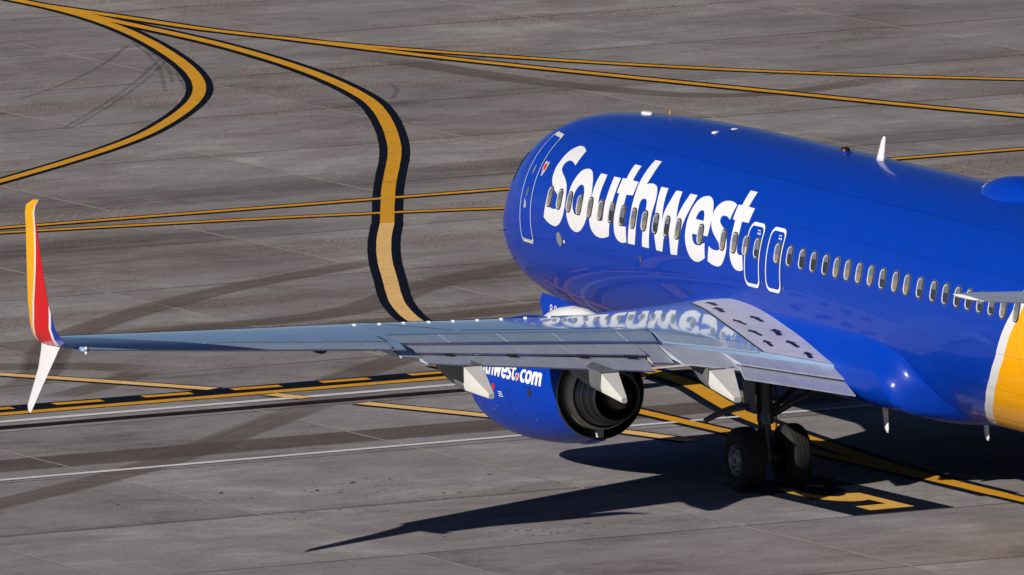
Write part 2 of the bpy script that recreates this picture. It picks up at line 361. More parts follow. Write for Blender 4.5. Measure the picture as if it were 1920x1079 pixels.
def ribbon(pts, w_, z, jag=0.0):
    V = []; F = []
    for i, p in enumerate(pts):
        a = pts[max(i - 1, 0)]; c = pts[min(i + 1, len(pts) - 1)]
        dx, dy = c[0] - a[0], c[1] - a[1]; L = math.hypot(dx, dy) or 1
        nx, ny = -dy / L, dx / L
        for sgn in (1, -1):
            k = w_ / 2 + random.uniform(-jag, jag)
            V.append((p[0] + sgn * nx * k, p[1] + sgn * ny * k, z))
    for i in range(len(pts) - 1): F.append((2 * i + 1, 2 * i + 3, 2 * i + 2, 2 * i))
    return V, F
def resample(pts, step):
    out = [pts[0]]; acc = 0
    for a, c in zip(pts, pts[1:]):
        L = math.hypot(c[0] - a[0], c[1] - a[1]); n = max(1, int(round(L / step)))
        for k in range(1, n + 1): out.append((a[0] + (c[0] - a[0]) * k / n, a[1] + (c[1] - a[1]) * k / n))
    return out
def smooth_pts(pts, it):
    pts = resample(pts, 0.5)
    for _ in range(it):
        pts = [pts[0]] + [((a[0] + 2 * p[0] + c[0]) / 4, (a[1] + 2 * p[1] + c[1]) / 4) for a, p, c in zip(pts, pts[1:], pts[2:])] + [pts[-1]]
    return pts
def mark(name, pts, wd, z, mat, label=None, it=0, jag=0.0, crv=False):
    if crv: pts = smooth_pts(pts, it)
    V, F = ribbon(pts, wd, z, jag)
    o = mesh_obj(name, V, F, mat, apron, smooth=False, mir=False)
    if label: o['label'] = label
    return o
for gx in GXJ[1:-1]:
    mark('joint_sealant', resample([(gx, max(-30, (gx - 32) / 0.435 + 16)), (gx, min(101, (gx + 18) / 0.435 + 34))], 1.3), 0.048, 0.0025, M['sealant'], jag=0.006)

M['dkjoint'] = worn_paint('dark_joint', (0.10, 0.088, 0.084), (0.2, 0.18, 0.17), 0.25, 0.9)
for gy in GYJ[1:-1]:
    mid_ = 5.9 + (gy - 30) * 0.435
    mark('joint_sealant', resample([(mid_ - 26, gy), (mid_ + 26, gy + 0.03)], 1.1), 0.05, 0.0018, M['dkjoint'], jag=0.010)

Z1, Z2 = 0.005, 0.009
CURVE1 = [(19.85, 88.0), (19.85, 85.03), (19.87, 83.86), (19.83, 82.44), (19.66, 80.84), (19.38, 78.9), (19.03, 77.08), (18.57, 75.07), (18.05, 73.08), (17.45, 70.95), (16.85, 69.08), (16.2, 67.3), (15.42, 65.5), (14.55, 63.87), (13.66, 62.4), (12.7, 60.93), (11.26, 58.87), (9.49, 56.85), (7.74, 55.08), (5.66, 53.07), (1.0, 48.9), (-3, 45.6)]
CURVE2 = [(19.85, 82.0), (19.78, 80.24), (19.74, 78.77), (19.72, 77.26), (19.70, 75.86), (19.64, 74.59), (19.55, 73.18), (19.38, 71.56), (19.19, 69.92), (18.95, 68.26), (18.59, 66.23), (18.11, 64.04), (17.52, 61.74), (16.82, 59.75), (15.96, 57.5), (15.35, 55.99), (14.43, 53.8), (13.62, 52.01), (12.52, 49.74), (11.24, 47.06), (9.94, 44.23), (8.70, 41.5)]
CURVE2B = [(8.70, 41.5), (7.68, 39.39), (6.7, 37.24), (5.75, 35.05), (4.85, 32.85), (4.07, 31.0), (3.38, 29.3), (2.80, 27.6), (2.40, 26.3), (2.25, 25.0)]
CURVE2C = [(2.25, 25.0), (2.35, 23.0), (2.62, 20.5), (2.72, 18.0), (2.66, 15.9), (2.36, 14.13), (2.05, 13.05), (1.77, 12.0), (1.42, 10.53), (1.12, 9.1), (0.9, 7.6), (0.55, 4.82), (0.25, 2.5), (0.04, -0.6), (0.0, -3.0)]
CENTRE = [(0.0, 20.0), (0.0, 11.4), (0.0, 9.0), (0.0, 0.0), (0.0, -10), (0.0, -30)]
CURVE3 = [(19.85, 84.0), (20.15, 81.0), (20.29, 80.0), (20.40, 78.51), (20.55, 77.0), (20.82, 75.67), (21.22, 73.88), (21.52, 72.7), (21.98, 71.1), (23.01, 68.45), (24.12, 65.8), (25.45, 63.1), (26.82, 60.8), (28.21, 58.75), (29.71, 56.85), (35, 50.5)]
CURVE4 = [(21.22, 73.9), (21.5, 72.2), (21.74, 70.7), (22.04, 69.03), (22.42, 67.23), (23.25, 63.86), (24.15, 60.3), (25.0, 57.0), (25.83, 53.75), (26.7, 50.81), (29.5, 41.0)]
CURVE10 = [(-10.0, 29.6), (-6.97, 23.75), (-5.83, 21.5), (-4.76, 19.28), (-4.25, 17.9), (-3.95, 17.0), (-3.46, 15.67), (-2.4, 12.53), (-1.5, 9.2), (-1.05, 7.0)]
FARLINE = [(-14.0, 45.6), (2.43, 45.55), (12.95, 45.45), (24.06, 45.36), (40, 45.3)]
FARLINE2 = [(-10, 46.0), (-3.0, 45.45), (2.14, 44.80), (6.2, 44.0), (8.2, 43.5), (9.41, 43.2), (11.45, 42.5), (14, 41.3), (18, 38.5)]
ZN = [0]
for nm, pts, wy, wb, lab, it in (
    ('taxi_line', CURVE1, 0.27, 0.55, 'tight yellow lead line hooking left across the upper apron', 8),
    ('taxi_line', CURVE2, 0.27, 0.60, 'bright yellow stretch of the S curved line ahead of the airplane', 8),
    ('taxi_line', CURVE3, 0.28, 0.60, 'upper of the two yellow lines running off to the right', 6),
    ('taxi_line', CURVE4, 0.29, 0.64, 'lower of the two yellow lines running off to the right', 6),
    ('taxi_line', FARLINE, 0.28, 0.62, 'straight yellow line crossing behind the nose', 2),
    ('taxi_line', FARLINE2, 0.27, 0.58, 'yellow line drifting away below the straight crossing line', 4)):
    ZN[0] += 1; zo = 0.0003 * ZN[0]
    y = mark(nm, pts, wy, Z2 + zo, M['pyel'], lab, it, 0.003, True)
    k = mark('line_border', pts, wb, Z1 + zo * 0.7, M['pblk'], None, it, 0.004, True); k.parent = y
def lane(pts, wy, wb, mat, lab, it, zo):
    ZN[0] += 1; zo = 0.0003 * ZN[0]
    y = mark('taxi_line', pts, wy, Z2 + zo, mat, lab, it, 0.003, True)
    k = mark('line_border', pts, wb, Z1 + zo * 0.7, M['pblk'], None, it, 0.004, True); k.parent = y
lane(CURVE2B, 0.28, 0.62, M['ptan'], 'faded tan stretch of the S curved line beyond the wing', 4, 0.0012)
lane(CURVE2C, 0.34, 0.74, M['pyel'], 'yellow curve sweeping in between the engine and the main wheels', 4, 0.0009)
lane(CENTRE, 0.30, 0.56, M['pyel'], 'yellow centre line running out from under the belly', 0, 0.0004)
lane(CURVE10[:4], 0.34, 0.56, M['ptan'], 'pale diagonal line meeting the dashed boundary near the wingtip', 2, 0.0)
lane(CURVE10[4:6], 0.34, 0.50, M['ptan'], 'short pale line stub between the boundary and the white line', 0, 0.0)
lane(CURVE10[6:], 0.34, 0.56, M['ptan'], 'pale diagonal line passing below the engine', 3, 0.0)
# boundary marking: black band, solid line, dashes
bo = mark('boundary_line', resample([(-30, 18.22), (14, 18.17)], 2), 0.36, 0.014, M['pyel'], 'solid yellow boundary line beside the row of dashes', jag=0.004)
bb = mark('line_border', resample([(-30, 18.70), (14, 18.63)], 2), 1.22, 0.0115, M['pblk'], jag=0.008); bb.parent = bo
for k in range(-12, 9):
    x0 = -7.99 + 1.735 * k
    mark('boundary_dash', [(x0, 18.98), (x0 + 0.92, 18.93)], 0.30, 0.014, M['pyel'])
mark('white_line', resample([(-30, 17.24), (14, 17.12)], 2), 0.27, 0.010, M['pwht'], 'white line just below the yellow boundary', jag=0.008)
mark('tar_joint', resample([(-30, 16.55), (14, 16.2)], 1.0), 0.44, 0.0075, M['tar'], 'dark tarred joint beside the white line', jag=0.02)
mark('white_line', resample([(-30, 9.22), (-13.1, 9.48), (2.7, 9.72), (14, 9.9)], 2), 0.21, 0.0105, M['pwht'], 'long white line passing under the engine', jag=0.008)
# gate digit
mark('number_plate', [(-2.31, -4.05), (-2.31, 1.2)], 1.88, 0.0075, M['pblk'], 'black painted panel behind the yellow five')
FIVE = [(-1.89, -3.58), (-2.73, -3.60), (-2.71, -2.98), (-2.12, -2.95), (-2.12, -2.28), (-2.29, -2.36), (-2.45, -2.33), (-2.62, -2.15), (-2.76, -1.80), (-2.85, -1.16), (-2.85, -0.5), (-2.76, 0.0), (-2.58, 0.3), (-2.33, 0.42), (-2.08, 0.3), (-1.86, -0.05), (-2.02, -0.28), (-2.16, -0.08), (-2.33, 0.02), (-2.5, -0.08), (-2.58, -0.36), (-2.60, -0.8), (-2.56, -1.2), (-2.48, -1.45), (-2.36, -1.58), (-2.22, -1.5), (-2.06, -1.27), (-1.85, -1.35)]
o = mesh_obj('number_marking', [(x, y, 0.012) for x, y in FIVE], [tuple(reversed(range(len(FIVE))))], M['pfive'], apron, smooth=False); o['label'] = 'yellow digit five painted behind the wheels'
# tar flecks scattered on the near slabs
V = []; F = []
for cx, cy, sx, sy, n in ((-9.2, 4.9, 2.6, 1.0, 70), (-7.4, 3.3, 2.2, 0.7, 60), (-10.6, 1.6, 1.2, 0.7, 20), (-8.5, -2.6, 1.8, 0.7, 60), (-12.0, 5.0, 2.5, 1.8, 14), (-6.0, 12.5, 6, 5, 14), (2, 30, 12, 14, 26)):
    for k in range(n):
        x = random.gauss(cx, sx * 0.55); y = random.gauss(cy, sy * 0.6); L = random.uniform(0.010, 0.045) * (1 + 1.2 * (random.random() < 0.12)); a = random.gauss(0.0, 0.6); wd = L * random.uniform(0.2, 0.6)
        b0 = len(V); q = [(math.cos(t) * L * random.uniform(0.6, 1.1), math.sin(t) * wd * random.uniform(0.6, 1.2)) for t in [k2 * math.pi / 3.5 for k2 in range(7)]]
        for px, py in q: V.append((x + px * math.cos(a) - py * math.sin(a), y + px * math.sin(a) + py * math.cos(a), 0.0045))
        F.append(tuple(range(b0, b0 + 7)))
o = mesh_obj('tar_flecks', V, F, M['tar'], apron, smooth=False); o['kind'] = 'stuff'
# crack filler and curved skid marks
def wander(a, c, amp, n=26):
    P = []; d = 0
    for k in range(n + 1):
        t = k / n; d = 0.7 * d + random.gauss(0, amp)
        P.append((a[0] + (c[0] - a[0]) * t + d, a[1] + (c[1] - a[1]) * t + d * 0.4))
    return P
def skid_material():
    b = NB('skid_rubber'); p = b.pos()
    k = b.ramp(b.noise(p, 4.0, 5, 0.7), [(0.30, (0,) * 3), (0.62, (1,) * 3)])
    b.set(b.b.inputs['Base Color'], (0.03, 0.026, 0.026, 1)); b.b.inputs['Roughness'].default_value = 0.8
    b.set(b.b.inputs['Alpha'], b.math('MULTIPLY', k, 0.30)); return b.mat
M['skid'] = skid_material()
def track_material():
    b = NB('tyre_track_rubber'); p = b.pos(); uvn = b.n('ShaderNodeUVMap'); uvn.uv_map = 'UVMap'; s = b.sep(uvn.outputs[0])
    e = b.math('MINIMUM', s[0], b.math('SUBTRACT', 1.0, s[0]))
    edge = b.math('MULTIPLY', e, 7.0, clamp=True)
    lines = b.ramp(b.noise(b.comb(b.math('MULTIPLY', s[0], 7.0), b.math('MULTIPLY', s[1], 0.35)), 1.0, 4, 0.6), [(0.25, (0.35,) * 3), (0.65, (1,) * 3)])
    gr = b.ramp(b.noise(p, 24.0, 3, 0.8), [(0.30, (0.5,) * 3), (0.55, (1,) * 3)])
    fade = b.math('MINIMUM', b.math('MULTIPLY', s[2], 1.0), 1.0)
    b.set(b.b.inputs['Base Color'], (0.155, 0.122, 0.104, 1)); b.b.inputs['Roughness'].default_value = 0.9; b.b.inputs['Specular IOR Level'].default_value = 0.05
    ends = b.math('MULTIPLY', b.math('MINIMUM', s[1], b.math('SUBTRACT', 6.0, s[1])), 1.2, clamp=True)
    b.set(b.b.inputs['Alpha'], b.math('MULTIPLY', b.math('MULTIPLY', b.math('MULTIPLY', edge, lines), b.math('MULTIPLY', gr, ends)), 0.66))
    return b.mat
M['track'] = track_material()
def tyre_track(pts, wd, z):
    pts = smooth_pts(pts, 8); V, F = ribbon(pts, wd, z); n = len(pts)
    uv = [(k % 2, 6.0 * (k // 2) / (n - 1)) for k in range(2 * n)]
    mesh_obj('tyre_track', V, F, M['track'], apron, smooth=False, uv=uv, mir=False)
for k, (wd, pts) in enumerate((
    (0.95, [(-18.5, 3.6), (-14.4, 6.51), (-12.24, 8.03), (-10.04, 9.84), (-8.1, 11.9), (-4.52, 15.72), (-3.4, 17.0)]),
    (0.95, [(-3.0, 18.6), (-1.09, 20.45), (0.04, 21.57), (1.5, 23.2)]),
    (0.9, [(-8.4, 20.6), (-7.0, 22.2), (-5.97, 24.0), (-4.94, 26.4), (-3.69, 28.4), (-1.86, 30.4), (-0.2, 31.9), (1.25, 33.1), (2.69, 34.1), (4.0, 34.8), (5.44, 35.6), (7.5, 36.6)]),
    (1.1, [(-3.6, 28.2), (-1.98, 28.35), (-0.86, 28.3), (0.07, 28.0), (1.14, 28.2), (2.73, 29.06), (4.64, 31.4), (6.08, 32.5), (7.61, 33.4), (9.4, 34.2)]),
    (1.2, [(-8.5, 25.6), (-6.4, 24.8), (-5.51, 24.5), (-4.97, 24.1), (-4.5, 23.0)]),
    (0.9, [(20.9, 70.0), (21.26, 67.8), (21.43, 66.2), (21.55, 63.6), (22.0, 61.9), (22.5, 59.8), (23.1, 58.2), (23.96, 57.6), (25.5, 57.9), (28, 59.2)]),
    (1.2, [(1.2, 26.9), (2.45, 26.8), (3.74, 26.9), (5.3, 27.2), (8, 28.0)]),
    (0.8, [(-7.6, 19.9), (-6.2, 20.9), (-4.7, 22.6)]),
    )):
    tyre_track(pts, wd, 0.0046 + 0.0002 * (k % 2))
for pts in ([(18.4, 75.8), (18.19, 75.08), (17.5, 72.66), (16.63, 70.21), (15.6, 67.81), (15.0, 66.3)], [(18.3, 75.0), (17.62, 72.62), (16.8, 70.18), (15.8, 67.78)], [(17.24, 70.88), (16.33, 68.63), (15.87, 67.59), (15.5, 66.4)], [(18.07, 75.18), (16.29, 72.21), (14.9, 70.22), (13.49, 68.4), (12, 66.8)], [(17.5, 72.26), (15.46, 68.7), (12.8, 64.5), (10.59, 61.29)], [(17.7, 72.26), (15.66, 68.7), (13.0, 64.5), (10.79, 61.29)], [(19.2, 64.5), (18.9, 63.2), (18.0, 61.9)]):
    mark('skid_mark', smooth_pts(pts, 10), 0.09, 0.0045, M['skid'], jag=0.01)
# ---------------------------------------------------------------- airplane: fuselage
plane = empty('airplane')
plane['label'] = 'blue twin engine passenger jet with yellow tail section and white lettering'
plane['category'] = 'airplane'
YN = 18.0; Z0 = 3.437
TAB = [(0.00,2.750,2.750,0.000,2.750),(0.10,3.076,2.472,0.238,2.750),(0.40,3.402,2.244,0.485,2.760),(0.90,3.697,2.032,0.752,2.800),(1.50,3.944,1.873,0.983,2.860),(2.20,4.349,1.742,1.260,2.950),(3.00,4.795,1.625,1.541,3.060),(4.00,5.020,1.507,1.705,3.190),(5.00,5.120,1.432,1.788,3.290),(6.20,5.197,1.371,1.836,3.360),(7.50,5.257,1.335,1.870,3.410),(9.00,5.296,1.311,1.88,3.437),(10.50,5.317,1.307,1.880,3.437),(27,5.317,1.307,1.88,3.437),(29,5.315,1.42,1.85,3.47),(31,5.30,1.78,1.72,3.62),(33,5.27,2.32,1.46,3.86),(35,5.2,3.0,1.07,4.2),(36.8,5.08,3.62,.66,4.42),(37.6,4.9,4.2,.25,4.55)]
FT = [pchip([t[0] for t in TAB], [t[k] for t in TAB]) for k in range(1, 5)]
def sect(Y): return [fn(YN - Y) for fn in FT]
def surf(Y, z, off=0.0):
    t, b_, w_, zc = sect(Y); a = (t - zc) if z > zc else (zc - b_)
    q = max(-0.999, min(0.999, (z - zc) / a)); X = -w_ * math.sqrt(1 - q * q)
    nx, nz = X / (w_ * w_), (z - zc) / (a * a); L = math.hypot(nx, nz) or 1
    return (X + off * nx / L, Y, z + off * nz / L)
NSEG = 112
def fus_ring(s):
    t, b_, w_, zc = [fn(s) for fn in FT]; out = []
    for k in range(NSEG):
        a = 2 * math.pi * k / NSEG; sn = math.sin(a)
        out.append((-w_ * math.cos(a), YN - s, zc + ((t - zc) if sn > 0 else (zc - b_)) * sn))
    return out
stations = [0.004, 0.03, 0.07, 0.13, 0.22, 0.35, 0.5, 0.7, 0.95, 1.25, 1.6, 2.0, 2.4, 2.8, 3.2, 3.7, 4.2, 4.8, 5.4, 6.0, 6.7, 7.5, 8.3, 9.2, 10.2, 11, 12, 14, 16, 18, 20, 22, 24, 26, 27, 27.8, 28.6, 29.4, 30.2, 31, 32, 33, 34, 35, 35.9, 36.8, 37.3, 37.6]
V, F = loft([fus_ring(s) for s in stations])
fus = mesh_obj('fuselage', V, F, M['fus'], plane)

# wing to body fairing: the lower barrel swelling into a boxy belly round the wing root
def sstep(x, a, b_):
    t = min(max((x - a) / (b_ - a), 0), 1); return t * t * (3 - 2 * t)
NF = 40
BOX = [(-1.96, 2.92), (-2.03, 2.62), (-2.04, 2.25), (-2.01, 1.95), (-1.93, 1.75), (-1.75, 1.60), (-1.35, 1.46), (-0.7, 1.32), (0.0, 1.26)]
BX = pchip([k / 8 for k in range(9)], [p[0] for p in BOX]); BZ = pchip([k / 8 for k in range(9)], [p[1] for p in BOX])
rings = []
for k in range(97):
    Y = 7.8 - 13.4 * k / 96; row = []
    t_, b_, w_, zc = sect(Y)
    for j in range(NF + 1):
        t = j / NF; th = -math.radians(14 + 76 * t)
        fx, fz = -w_ * math.cos(th) * 0.985, zc + (zc - b_) * math.sin(th) * 0.99
        ph = t * math.pi / 2
        bx, bz = BX(t), BZ(t)
        zz = fz
        yend = -3.45 - (2.5 - zz) * 0.45 if zz < 2.5 else -3.45 + (zz - 2.5) * 2.6
        kk = sstep(Y, 7.6, 3.6) * sstep(Y, yend - 0.08, yend + 0.42 + 0.9 * sstep(zz, 2.0, 2.9)) * sstep(t, 0.0, 0.30)
        row.append((fx + (bx - fx) * kk, Y, fz + (bz - fz) * kk))
    rings.append(row + [(-p[0], p[1], p[2]) for p in reversed(row[:-1])])
V, F = loft(rings, False, False, closed=False)
fo_ = mesh_obj('wing_body_fairing', V, F, M['blue'], plane)
if fo_.data.polygons[5].normal.x > 0: fo_.data.flip_normals()

def flat_to_surface(loops, mapper, zstep, ystep):
    """tessellate outer loop + holes given in (a, b), cut into strips, wrap with mapper"""
    tris = tessellate_polygon([[Vector((p[0], p[1], 0)) for p in lp] for lp in loops])
    pts = [p for lp in loops for p in lp]
    bm = bmesh.new(); vs_ = [bm.verts.new((p[0], p[1], 0)) for p in pts]
    for t in tris:
        try: bm.faces.new([vs_[i] for i in t])
        except ValueError: pass
    bmesh.ops.remove_doubles(bm, verts=bm.verts, dist=1e-6)
    for ax, st in ((1, zstep), (0, ystep)):
        lo = min(p[ax] for p in pts); hi = max(p[ax] for p in pts); k = math.ceil(lo / st)
        while k * st < hi:
            co = [0, 0, 0]; no = [0, 0, 0]; co[ax] = k * st; no[ax] = 1
            bmesh.ops.bisect_plane(bm, geom=bm.verts[:] + bm.edges[:] + bm.faces[:], plane_co=co, plane_no=no, dist=1e-6); k += 1
    bm.verts.index_update()
    V = [mapper(v.co.x, v.co.y) for v in bm.verts]; F = [tuple(v.index for v in f_.verts) for f_ in bm.faces]
    bm.free(); return V, F
def orient(V, F, ref):
    # make the faces look away from ref
    out = []
    for q in F:
        a, b_, c = [Vector(V[i]) for i in q[:3]]; nrm = (b_ - a).cross(c - a)
        out.append(q if nrm.dot(a - Vector(ref(a))) > 0 else tuple(reversed(q)))
    return out
axis_ref = lambda a: (0, a[1], Z0)
def decal(name, loops, mat, off, parent, label=None, zs=0.07, ys=0.6):
    V, F = flat_to_surface(loops, lambda y, z: surf(y, z, off), zs, ys)
    o = mesh_obj(name, V, orient(V, F, axis_ref), mat, parent, mir=False)
    if label: o['label'] = label
    return o
LETTERS = {
    'S': ['11696,4405c 11659,4652c 11836,4686 12019,4699 12162,4689 12298,4649 12414,4590 12496,4499 12539,4391 12564,4284 12534,4177 12481,4098 12369,4014 12226,3951 12074,3908 11946,3857 11876,3769 11886,3682 11961,3638 12120,3623 12255,3638 12379,3687 12490,3728c 12531,3442c 12440,3407 12287,3365 12112,3338 11962,3332 11835,3356 11707,3412 11588,3519 11536,3628 11525,3785 11575,3934 11652,4047 11761,4122 11894,4177 12063,4229 12200,4276 12252,4313 12258,4371 12207,4421 12105,4452 11975,4455 11825,4435'],
    'o': ['11029,4411 10907,4415 10761,4390 10632,4326 10515,4235 10393,4077 10335,3912 10359,3721 10459,3539 10599,3422 10724,3361 10848,3335 10993,3335 11160,3377 11282,3461 11367,3558 11424,3673 11452,3809 11455,3946 11447,4100 11394,4206 11326,4305 11207,4378', '10959,4148 10860,4137 10784,4093 10715,4014 10687,3897 10716,3774 10808,3671 10920,3634 11026,3659 11104,3721 11153,3802 11180,3903 11165,3998 11114,4079 11039,4129'],
    'u': ['10326,4397c 10026,4399c 10006,4312 10005,4194 9992,4060 9964,3943 9912,3811 9839,3680 9768,3639 9698,3638c 9644,3647c 9641,3733 9650,3852 9661,3971 9655,4107 9664,4250 9689,4399c 9371,4402c 9354,4286 9346,4152 9344,4017 9326,3865 9309,3660 9322,3521 9331,3407c 9459,3373 9625,3345 9788,3338 9970,3359 10104,3413 10205,3490 10264,3606 10287,3725 10303,3861 10334,4012 10356,4162 10352,4281'],
    't': ['9146,4650c 8843,4650c 8836,4532 8828,4411c 8559,4407c 8548,4182c 8832,4168c 8817,4064 8805,3947 8788,3812 8765,3694 8717,3643 8643,3636 8567,3643c 8544,3524 8524,3379c 8618,3356 8778,3346 8933,3375 9040,3443 9094,3542 9125,3660 9139,3779 9138,3916 9153,4068 9153,4159c 9272,4162c 9288,4409c 9128,4412c 9147,4525'],
    'h': ['8485,4779c 8185,4781c 8168,4688 8158,4591 8160,4500 8175,4404c 8068,4425 7922,4435 7793,4424 7695,4400 7609,4341 7535,4247 7503,4132 7509,3996 7504,3827 7494,3657 7499,3366c 7816,3364c 7806,3507 7797,3697 7794,3868 7807,4003 7852,4118 7920,4167 8016,4174 8106,4149 8146,4091 8138,3990 8119,3856 8110,3685 8118,3512 8150,3362c 8459,3359c 8448,3499 8433,3673 8434,3878 8452,4047 8472,4197 8506,4361 8509,4503 8506,4651'],
    'w': ['7524,4417c 7200,4421c 7166,4304 7111,4158 7050,4012 6993,3873c 6994,3996 6964,4104 6896,4244 6860,4348 6831,4417c 6566,4420c 6526,4294 6479,4164 6393,3970c 6365,4057 6336,4140 6282,4257 6229,4345 6200,4418c 5885,4422c 5903,4316 5961,4161 6024,4020 6086,3862 6137,3704 6177,3529 6221,3365c 6510,3355c 6535,3478 6568,3596 6628,3727c 6747,3665 6821,3606 6849,3501 6890,3364c 7165,3364c 7196,3468 7255,3618 7309,3784 7349,3916 7395,4082 7459,4244'],
    'e': ['5472,4445 5339,4446 5189,4413 5069,4349 4971,4250 4908,4122 4885,3973 4904,3815c 5234,3807 5587,3796c 5567,3740 5513,3677 5428,3634 5293,3624 5142,3652 4996,3695c 4958,3438c 5065,3393 5227,3347 5363,3334 5517,3350 5665,3414 5773,3516 5852,3628 5890,3744 5907,3862 5912,3988 5891,4108 5850,4229 5782,4327 5659,4404', '5566,4048c 5560,4113 5523,4170 5447,4207 5362,4211 5302,4186 5259,4140 5214,4049c'],
    's': ['4530,4448 4367,4453 4228,4442 4099,4419c 4118,4301 4130,4165c 4252,4199 4387,4213 4492,4196 4536,4155 4517,4106 4430,4058 4320,4022 4187,3970 4090,3886 4033,3780 4020,3650 4073,3533 4173,3420 4292,3361 4441,3341 4635,3351 4835,3394c 4802,3658c 4684,3626 4535,3611 4404,3618 4330,3644 4328,3696 4383,3751 4508,3810 4676,3888 4797,3969 4872,4055 4921,4143 4922,4234 4873,4321 4771,4394 4652,4432'],
    't2': ['3918,4672c 3607,4672c 3595,4555 3591,4432c 3313,4427c 3315,4187c 3603,4183c 3585,4080 3577,3952 3565,3805 3543,3695 3504,3652 3418,3632 3298,3643c 3269,3515 3256,3394c 3342,3367 3465,3355 3608,3369 3724,3424 3804,3511 3852,3610 3867,3739 3871,3888 3877,4017 3906,4179c 4020,4187c 4047,4427c 3897,4431c 3905,4561'],
}
def parse(s):
    P = []; Cn = []
    for a in s.split():
        c = a.endswith('c'); x, y = a.rstrip('c').split(','); P.append((int(x) / 1000, int(y) / 1000)); Cn.append(int(c))
    return P, Cn
WORD = {}
for k, loops in LETTERS.items():
    WORD[k] = [catmull(P, True, 4, Cn) for P, Cn in map(parse, loops)]
for k, loops in WORD.items():
    decal('letter', loops, M['letter'], 0.0045, fus, 'white letter %s of the name along the side' % k[0])

# windows
def rrect(hw, hh, rad, n=6):
    out = []
    for cx, cy, a0 in ((hw - rad, hh - rad, 0), (-hw + rad, hh - rad, 90), (-hw + rad, -hh + rad, 180), (hw - rad, -hh + rad, 270)):
        for k in range(n + 1):
            a = math.radians(a0 + 90 * k / n); out.append((cx + rad * math.cos(a), cy + rad * math.sin(a)))
    return out
def window(Y, z, opened, frac):
    prof = ((0.147, 0.199, 0.118, 0.002), (0.146, 0.198, 0.117, 0.0075), (0.141, 0.193, 0.113, 0.0075), (0.140, 0.192, 0.113, 0.006), (0.121, 0.173, 0.102, 0.006), (0.119, 0.171, 0.101, 0.017), (0.116, 0.168, 0.097, 0.017), (0.102, 0.154, 0.088, 0.0068))
    rg = [[surf(Y + p[0], z + p[1], off) for p in rrect(hw, hh, rd)] for hw, hh, rd, off in [(a * 0.94, c * 0.94, e * 0.94, g) for a, c, e, g in prof]]
    V, F = loft(rg, False, False); n = len(rg[0])
    fm = [(0, 0, 1, 1, 1, 2, 2)[i // n] for i in range(len(F))]
    F = [tuple(reversed(q)) for q in F]
    wn = mesh_obj('window', V, F, [M['portgrey'], M['black'], M['rim']], plane, fm=fm, angle=40, mir=False)
    full = rrect(0.0968, 0.1457, 0.0837)
    def strip(lo, hi, off, mat, nm):
        pts = [p for p in full]
        bm = bmesh.new(); bm.faces.new([bm.verts.new((p[0], p[1], 0)) for p in pts])
        g = bm.verts[:] + bm.edges[:] + bm.faces[:]
        if lo > -0.145: bmesh.ops.bisect_plane(bm, geom=bm.verts[:] + bm.edges[:] + bm.faces[:], plane_co=(0, lo, 0), plane_no=(0, -1, 0), clear_outer=True)
        if hi < 0.145: bmesh.ops.bisect_plane(bm, geom=bm.verts[:] + bm.edges[:] + bm.faces[:], plane_co=(0, hi, 0), plane_no=(0, 1, 0), clear_outer=True)
        bm.verts.index_update()
        V = [surf(Y + v.co.x, z + v.co.y, off) for v in bm.verts]; F = [tuple(v.index for v in f_.verts) for f_ in bm.faces]; bm.free()
        return mesh_obj(nm, V, orient(V, F, axis_ref), mat, wn, mir=False)
    cut = 0.141 - 0.282 * frac
    if opened: strip(-0.2, cut, 0.0078, M['glass'], 'pane'); strip(cut, 0.2, 0.0095, M['shadegrey'], 'window_shade')
    else: strip(-0.2, cut, 0.0078, M['shade'], 'pane'); strip(cut, 0.2, 0.0095, M['shadegrey'], 'window_shade')
    return wn
WZ = 3.815
WPX = {0: 12.30, 1: 11.78, 2: 11.31}
OPEN = {6, 7, 10, 11, 22, 23, 24, 25, 30, 33, 34, 35, 36, 37, 38, 39, 19}
WY = [12.343 - 0.508 * i for i in range(19)] + [2.70, 1.79] + [1.243, 0.701, 0.197, -0.33, -0.821, -1.301, -1.798, -2.308, -2.817, -3.371, -3.867, -4.427, -5.01, -5.524, -6.035, -6.512, -7.0, -7.484, -7.981, -8.529, -9.04, -9.55, -10.06, -10.57]
WI = list(range(19)) + [19, 21] + list(range(22, 46))
for i, Y in zip(WI, WY):
    if i in (13, 15): continue
    wn = window(Y, WZ, i in OPEN, random.uniform(0.30, 0.62) if i in OPEN else random.uniform(0.40, 0.60))
    if i == 0: wn['label'] = 'foremost cabin window behind the front door'

# doors: a shallow proud panel with a painted outline
def outline(name, cy, cz, hw, hh, rad, wt, mat, off, parent, wtop=None, skew=0.0):
    a = [(cy + p[0] + skew * p[1], cz + p[1]) for p in rrect(hw, hh, rad, 8)]
    wv = wtop or wt
    b_ = [(cy + p[0] + skew * p[1], cz + p[1]) for p in rrect(hw - wt, hh - wv, max(rad - wt, 0.02), 8)]
    # densify straight runs so that the strip follows the barrel
    def dens(P):
        out = []
        for i in range(len(P)):
            p, q = P[i], P[(i + 1) % len(P)]; n_ = max(1, int(math.hypot(q[0] - p[0], q[1] - p[1]) / 0.06))
            out += [(p[0] + (q[0] - p[0]) * k / n_, p[1] + (q[1] - p[1]) * k / n_) for k in range(n_)]
        return out
    return decal(name, [dens(a), list(reversed(dens(b_)))], mat, off, parent)
def door(name, cy, cz, hw, hh, rad, wt, label, wtop=None, skew=0.0):
    pan = rrect(hw - 0.012, hh - 0.012, rad, 8)
    d = decal(name, [[(cy + p[0] + skew * p[1], cz + p[1]) for p in pan]], M['blue'], 0.0035, plane, label)
    outline('door_outline', cy, cz, hw, hh, rad, wt, M['letter'], 0.008, d, wtop, skew)
    return d
